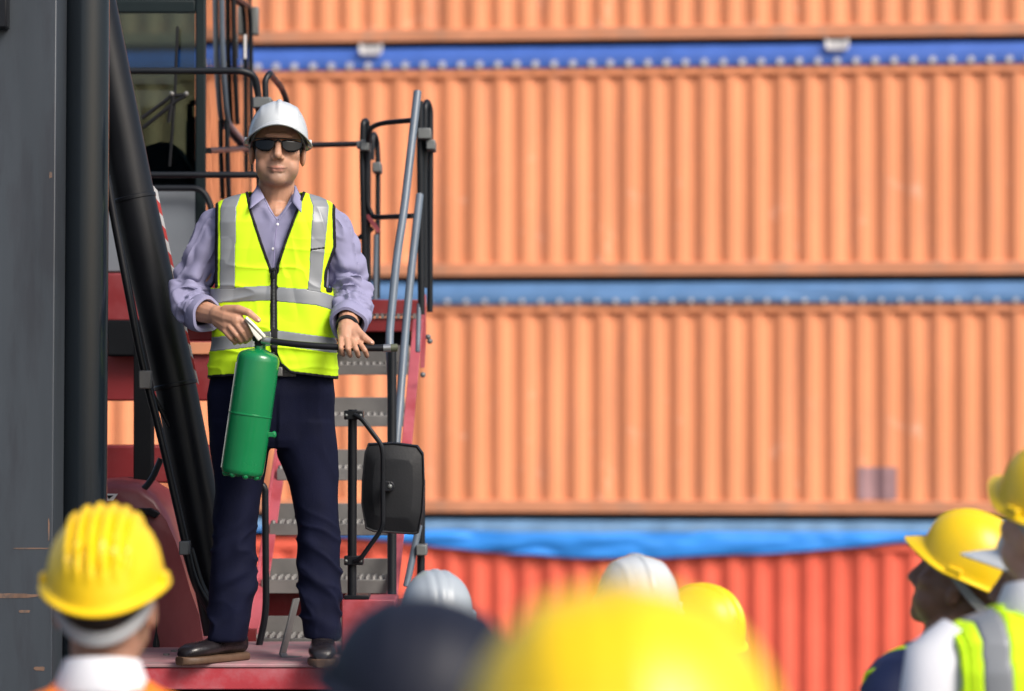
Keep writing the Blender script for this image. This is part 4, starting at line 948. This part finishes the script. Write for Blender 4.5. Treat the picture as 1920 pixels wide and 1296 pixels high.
for i in range(len(Fc)):
    x, y, f = X[i], Yy[i], front[i]
    if not f:
        cl.append('v' if (y > 545 or xl_[i] < x < xr_[i]) and not (y < 372 and abs(x-517) < 40) else None); continue
    if y < 540 and (x < xl_[i] or x > xr_[i]): cl.append(None); continue
    if y < 505 and vl[i] < x < vr[i]: cl.append(None); continue
    if y > bot[i]: cl.append(None); continue
    if y < 540 and (x < xl_[i]+4.5 or x > xr_[i]-5): cl.append('t'); continue
    if y < 513 and (vl[i]-5 < x < vr[i]+5) and not (507.5 < x < 519.5 and y > 504): cl.append('t'); continue
    if y >= 504 and 507.5 < x < 519.5 and y < 700: cl.append('z'); continue
    if y > bot[i]-4: cl.append('t'); continue
    if 611 < x < 622 and 536 < y < 548: cl.append('t'); continue
    if s1l[i] < x < s1r[i] and y < b1t[i]+2: cl.append('s1')
    elif s2l[i] < x < s2r[i] and y < b1t[i]+2:
        cl.append('t2' if abs(y-(468-(x-587)*.14)) < 1.0 else 's2')
    elif b1t[i] < y < b1b[i]: cl.append('b1')
    elif b2t[i] < y < b2b[i]: cl.append('b2')
    else: cl.append('v')
parts = split_faces(V, Fc, cl)
vp = sorted(pieces(parts['v']), key=lambda p: -len(p[1])); vest = obj('vest', vp[0], M_lime, man, sharp=0, solid=.003)
for p in vp[1:]: obj('vest_panel', p, M_lime, vest, sharp=0, solid=.003)
for k in ('s1', 's2', 'b1', 'b2'): [obj('reflective_tape', p, M_silver, vest, sharp=0, solid=.0045) for p in pieces(parts[k])]
for p in pieces(parts['t']): obj('edge_trim', p, M_trim, vest, sharp=0, solid=.006)
if 't2' in parts: obj('pocket_edge', parts['t2'], M_trim, vest, sharp=0, solid=.006)
zp = obj('zipper', relax(parts['z']), M_trim, vest, sharp=0, solid=.006)
g = G()
for y in np.arange(506, 690, 2.6): g.box(m(513.5, y, .1365 + .0), (.0065, .004, .0022))
o = obj('zipper_teeth', g, M_steel2, zp); o['kind'] = 'stuff'
g = G(); g.box(m(513, 516, .146), (.009, .006, .022)); g.box(m(513, 505, .145), (.013, .008, .010)); obj('zipper_pull', g, M_blk, zp, bevel=.002)
# --- trousers
g = G(); th = np.linspace(0, 2*math.pi, 40, endpoint=False)
def ring(xl, xr, py, hd, d0=0.0, ex=2.3):
    c = m((xl+xr)/2, py, d0); hw = mm((xr-xl)/2); cc, ss = np.cos(th), np.sin(th)
    return np.stack([c[0]+hw*np.sign(cc)*np.abs(cc)**(2/ex), c[1]+hd*np.sign(ss)*np.abs(ss)**(2/ex), np.full(40, c[2])], 1)
g.loft([ring(*q) for q in ((408, 618, 660, .112), (398, 626, 700, .122), (388, 631, 740, .132), (389, 631, 790, .132), (391, 631, 825, .124), (395, 628, 842, .11))])
g.loft([ring(*q) for q in ((392, 508, 790, .118), (391, 511, 830, .115), (396, 503, 870, .108), (403, 492, 924, .10), (400, 481, 1000, .094), (393, 479, 1062, .09), (390, 479, 1110, .088), (392, 470, 1160, .085), (389, 459, 1194, .082), (390, 457, 1199, .08))])
g.loft([ring(*q) for q in ((512, 630, 790, .118), (514, 632, 830, .115), (527, 633, 870, .108), (542, 633, 911, .10), (557, 637, 997, .094), (555, 641, 1056, .09), (561, 641, 1126, .088), (567, 638, 1190, .084), (569, 636, 1198, .082))])
V, Fc, N = remesh(g, .0055, 5)
px_, py_ = proj(V); rel = V - base
low = np.clip((py_-930)/120, 0, 1)
leg = np.where(px_ < 520, -1.0, 1.0)
q = np.stack([rel[:, 0] + leg*.1, rel[:, 1], rel[:, 2] + leg*rel[:, 0]*.55], 1); q = q + .018*np.stack([vnoise(q, .09, 40), vnoise(q, .09, 41), vnoise(q, .09, 42)], 1)
fold = (1-np.abs(vnoise(q, (.13, .16, .045), 50)))**3*.012*low + (1-np.abs(vnoise(q, (.10, .3, .20), 51)))**4*.008*(1-low*.5) + vnoise(q, (.05, .05, .09), 52)*.003
crease = np.zeros(len(V))
V = V + N*(fold - .005)[:, None]
tro = obj('trousers', (V, Fc), M_navy, man, sharp=0, recalc=False)
g = G(); g.flatbar([m(x, 697, I(x, [475, 515, 555], [.122, .130, .122])) for x in (475, 495, 515, 535, 555)], .032, .004, (0, 0, 1)); obj('belt', g, M_shoe, tro)
g = G(); g.box(m(521, 697, .139), (.03, .006, .03)); obj('belt_buckle', g, M_steel, tro, bevel=.004)
# --- shoes
def shoe(heel, yaw, L=.285):
    Mx = rotz(yaw); n = 24; a_ = np.linspace(0, 2*math.pi, n, endpoint=False)
    def sec(y, hw, z0, z1, ex=2.4, sh=0):
        c, s_ = np.cos(a_), np.sin(a_); zc, zh = (z0+z1)/2, (z1-z0)/2
        L_ = np.stack([sh + hw*np.sign(c)*np.abs(c)**(2/ex), np.full(n, y), zc + zh*np.sign(s_)*np.abs(s_)**(2/ex)], 1); return heel + L_ @ Mx.T
    up = [sec(*q) for q in ((.0, .022, .03, .07), (.008, .034, .026, .092), (.04, .038, .024, .105), (.085, .038, .024, .108), (.12, .040, .024, .092), (.16, .044, .024, .074), (.20, .047, .022, .072), (.24, .044, .022, .068), (.265, .036, .022, .060), (.28, .022, .024, .046))]
    so = [sec(q[0], q[1], .0, .027, 5) for q in ((-.006, .022), (.002, .036), (.04, .041), (.09, .040), (.14, .043), (.20, .050), (.245, .047), (.275, .036), (.290, .018))]
    s_ = obj('shoe', G().loft(up), M_shoe, man, sharp=60); obj('sole', G().loft(so), M_sole, s_, sharp=45)
    g = G()
    for k in range(4):
        y = .118+.014*k; z = .094-.0085*k
        pts = [heel + Mx @ np.array([x, y, z + .002 - (x/.03)**2*.010]) for x in np.linspace(-.024, .024, 7)]; g.tube(pts, .0022, 6)
    obj('laces', g, M_trim, s_)
hl = m(452, 1236, 0); hl = np.array([hl[0], 10.07, PZ-.0]); shoe(hl, R(140))
hr = m(604, 1236, 0); shoe(np.array([hr[0], 10.06, PZ-.0]), R(183))
# --- wrist band
cW = m(651, 611, .188); dW = unit(m(650, 622, .215) - m(656, 592, .12)); u, v_, _ = frame(dW); rr = []
a_ = np.linspace(0, 2*math.pi, 30, endpoint=False)
for s_, e in ((-.010, .0325), (-.008, .0365), (.008, .0365), (.010, .0325)): rr.append(cW + dW*s_ + e*(np.cos(a_)[:, None]*u + np.sin(a_)[:, None]*v_))
obj('wristwatch', G().loft(rr + [rr[0]], cap=False), M_trim, man)

# ------------------------------------------------------------------ fire extinguisher
e0 = m(453, 893, .215); e1 = m(487, 656, .215); ax = unit(e1-e0); Le = np.linalg.norm(e1-e0)
ext = thing('fire_extinguisher', 'green fire extinguisher with black hose held by the man on the platform', 'extinguisher', tuple(e0))
RE = .0695
def revolve(prof, seg=48, wob=None):
    u, v_, _ = frame(ax); a_ = np.linspace(0, 2*math.pi, seg, endpoint=False)
    return G().loft([e0 + ax*z + r*(np.cos(a_)[:, None]*u + np.sin(a_)[:, None]*v_) for r, z in prof])
tank_ = obj('tank', revolve([(RE*.86, .004), (RE*.95, .008), (RE, .022), (RE, Le-.038), (RE*.985, Le-.027), (RE*.93, Le-.018), (RE*.82, Le-.011), (RE*.62, Le-.005), (RE*.42, Le), (.019, Le+.004), (.0175, Le+.022)]), M_green, ext, sharp=50)
obj('seam', revolve([(RE*.99, Le*.485-.004), (RE+.0022, Le*.485-.002), (RE+.0022, Le*.485+.002), (RE*.99, Le*.485+.004)]), M_green, tank_)
g = G(); u, v_, _ = frame(ax)
for k in range(8):
    a = k*math.pi/4 + .3; g.ell(e0 + ax*.004 + RE*.78*(math.cos(a)*u + math.sin(a)*v_), .011, None, 10, 8)
obj('foot_bead', g, M_green, tank_)
# thin weld line down the left side
g = G(); g.tube([e0 + ax*z + (RE+.0005)*unit(np.array([-1, -.25, 0]) - ax*np.dot(ax, [-1, -.25, 0])) for z in np.linspace(.02, Le-.05, 8)], .0018, 6); obj('weld_line', g, M_wlever, tank_)
g = G(); g.box(m(508, 815, .215), (.030, .022, .016)); g.ell(m(514, 815, .215), (.008, .012, .012)); obj('hose_clip', g, M_green, tank_, bevel=.002)
vc = m(487, 640, .225)
g = G(); g.cyl(m(486, 648, .218), m(489, 630, .222), .017, 20); g.box(m(489, 633, .225), (.030, .032, .022)); g.cyl(m(474, 634, .232), m(500, 638, .228), .010, 14); obj('valve', g, M_blk, ext, bevel=.003)
g = G(); lv = [m(460, 597, .262), m(472, 608, .262), m(493, 630, .250), m(496, 634, .245)]
for s_ in (1,): g.flatbar(lv, .026, .010, unit(np.array([.25, -1, .25])))
g.plate([m(463, 604, .268), m(492, 634, .262), m(484, 640, .262), m(474, 626, .268)], .010)
obj('lever', g, M_wlever, ext, bevel=.002)
g = G(); g.flatbar([m(452, 622, .225), m(470, 632, .232), m(486, 640, .226)], .022, .006, unit(np.array([.1, -1, .1]))); obj('carry_handle', g, M_blk, ext)
hp = [m(497, 638, .238), m(530, 643, .255), m(580, 648, .270), m(635, 651, .276), m(680, 653, .276), m(722, 653, .276)]
hs = obj('hose', G().pipe(hp, .0108, .12, 16), M_hose, ext)
obj('hose_fitting', G().cyl(m(492, 637, .236), m(509, 640, .244), .0135, 18), M_chrome, hs); obj('nozzle_collar', G().cyl(m(719, 653, .276), m(733, 652.5, .276), .0125, 20), M_chrome, hs)
obj('nozzle', G().tube([m(733, 652.5, .276), m(745, 652, .276), m(746, 652, .276), m(741, 652, .276)], [.0128, .0128, .009, .008], 20), M_olive, hs)

# ------------------------------------------------------------------ listening workers
RIBS = (-.052, -.032, -.011, .011, .032, .052)
worker('worker seen from behind in ribbed yellow hard hat, white collar and orange vest', 193, 962, 5.75, 0, (.36, .19, .13), M_wshirt, M_orangev, M_orangev, M_haty, hat=dict(ribs=RIBS, ribh=.014, ribw=.006, a=.094, b=.124, zb=.0, zs=.026, peak=.04), collar=True, pitch=8, stripes=False)
worker('worker in pale grey hard hat at the foot of the mirror, only the hat showing', 822, 1073, 8.3, 12, (.30, .16, .11), M_wshirt, M_lime, M_trim, mat('helmet_grey', (.34, .38, .42), .35, var=.03), hat=dict(ribs=(-.03, 0, .03), ribh=.003, ribw=.010), pitch=12)
worker('out of focus worker close to the camera in a dark navy hard hat', 790, 1090, 3.7, 4, (.05, .04, .04), M_hatn, None, M_trim, M_hatn, hat=dict(a=.104, b=.118, ribh=.001, ztop=.116), pitch=4, roll=10, hair=False)
worker('strongly blurred worker nearest the camera in a yellow hard hat', 1180, 1112, 2.2, 6, (.36, .19, .13), M_wshirt, M_lime, M_trim, M_haty, hat=dict(a=.100, ribh=.003), pitch=6)
worker('worker in a white hard hat with a small crown knob, behind the nearest yellow hat', 1205, 1045, 7.6, 20, (.30, .16, .11), M_wshirt, M_lime, M_trim, M_hatw, hat=dict(ribh=.006, ribw=.009), pitch=4)
worker('worker in a ridged yellow hard hat just right of the white one, turned left', 1338, 1100, 8.0, 52, (.30, .16, .11), M_wshirt, M_lime, M_trim, M_haty, hat=dict(ribs=(-.016, .016), ribh=.006, ribw=.006), pitch=14)
worker('worker with dark skin in yellow hard hat and navy vest, in profile at the right', 1832, 966, 7.3, 62, (.20, .105, .07), M_dnavy, M_dnavy, M_lime, M_haty, hat=dict(ribs=(-.016, .016), ribh=.004, ribw=.006, peak=.034, b=.108, ztop=.147), pitch=20, hair=False, stripes=False, body_yaw=48, bx=-.10)
worker('worker in white hard hat mostly hidden behind the man at the right edge', 1998, 966, 6.9, 68, (.30, .16, .11), M_wshirt, M_lime, M_trim, M_hatw, hat=dict(peak=.06), pitch=6)
worker('worker at right edge in yellow hard hat, white shirt and lime vest, back to us', 1992, 832, 6.45, 28, (.52, .30, .22), M_wshirt, M_lime, M_lime, M_haty, hat=dict(peak=.045), pitch=14, body_yaw=8, collar=True, bx=-.05)
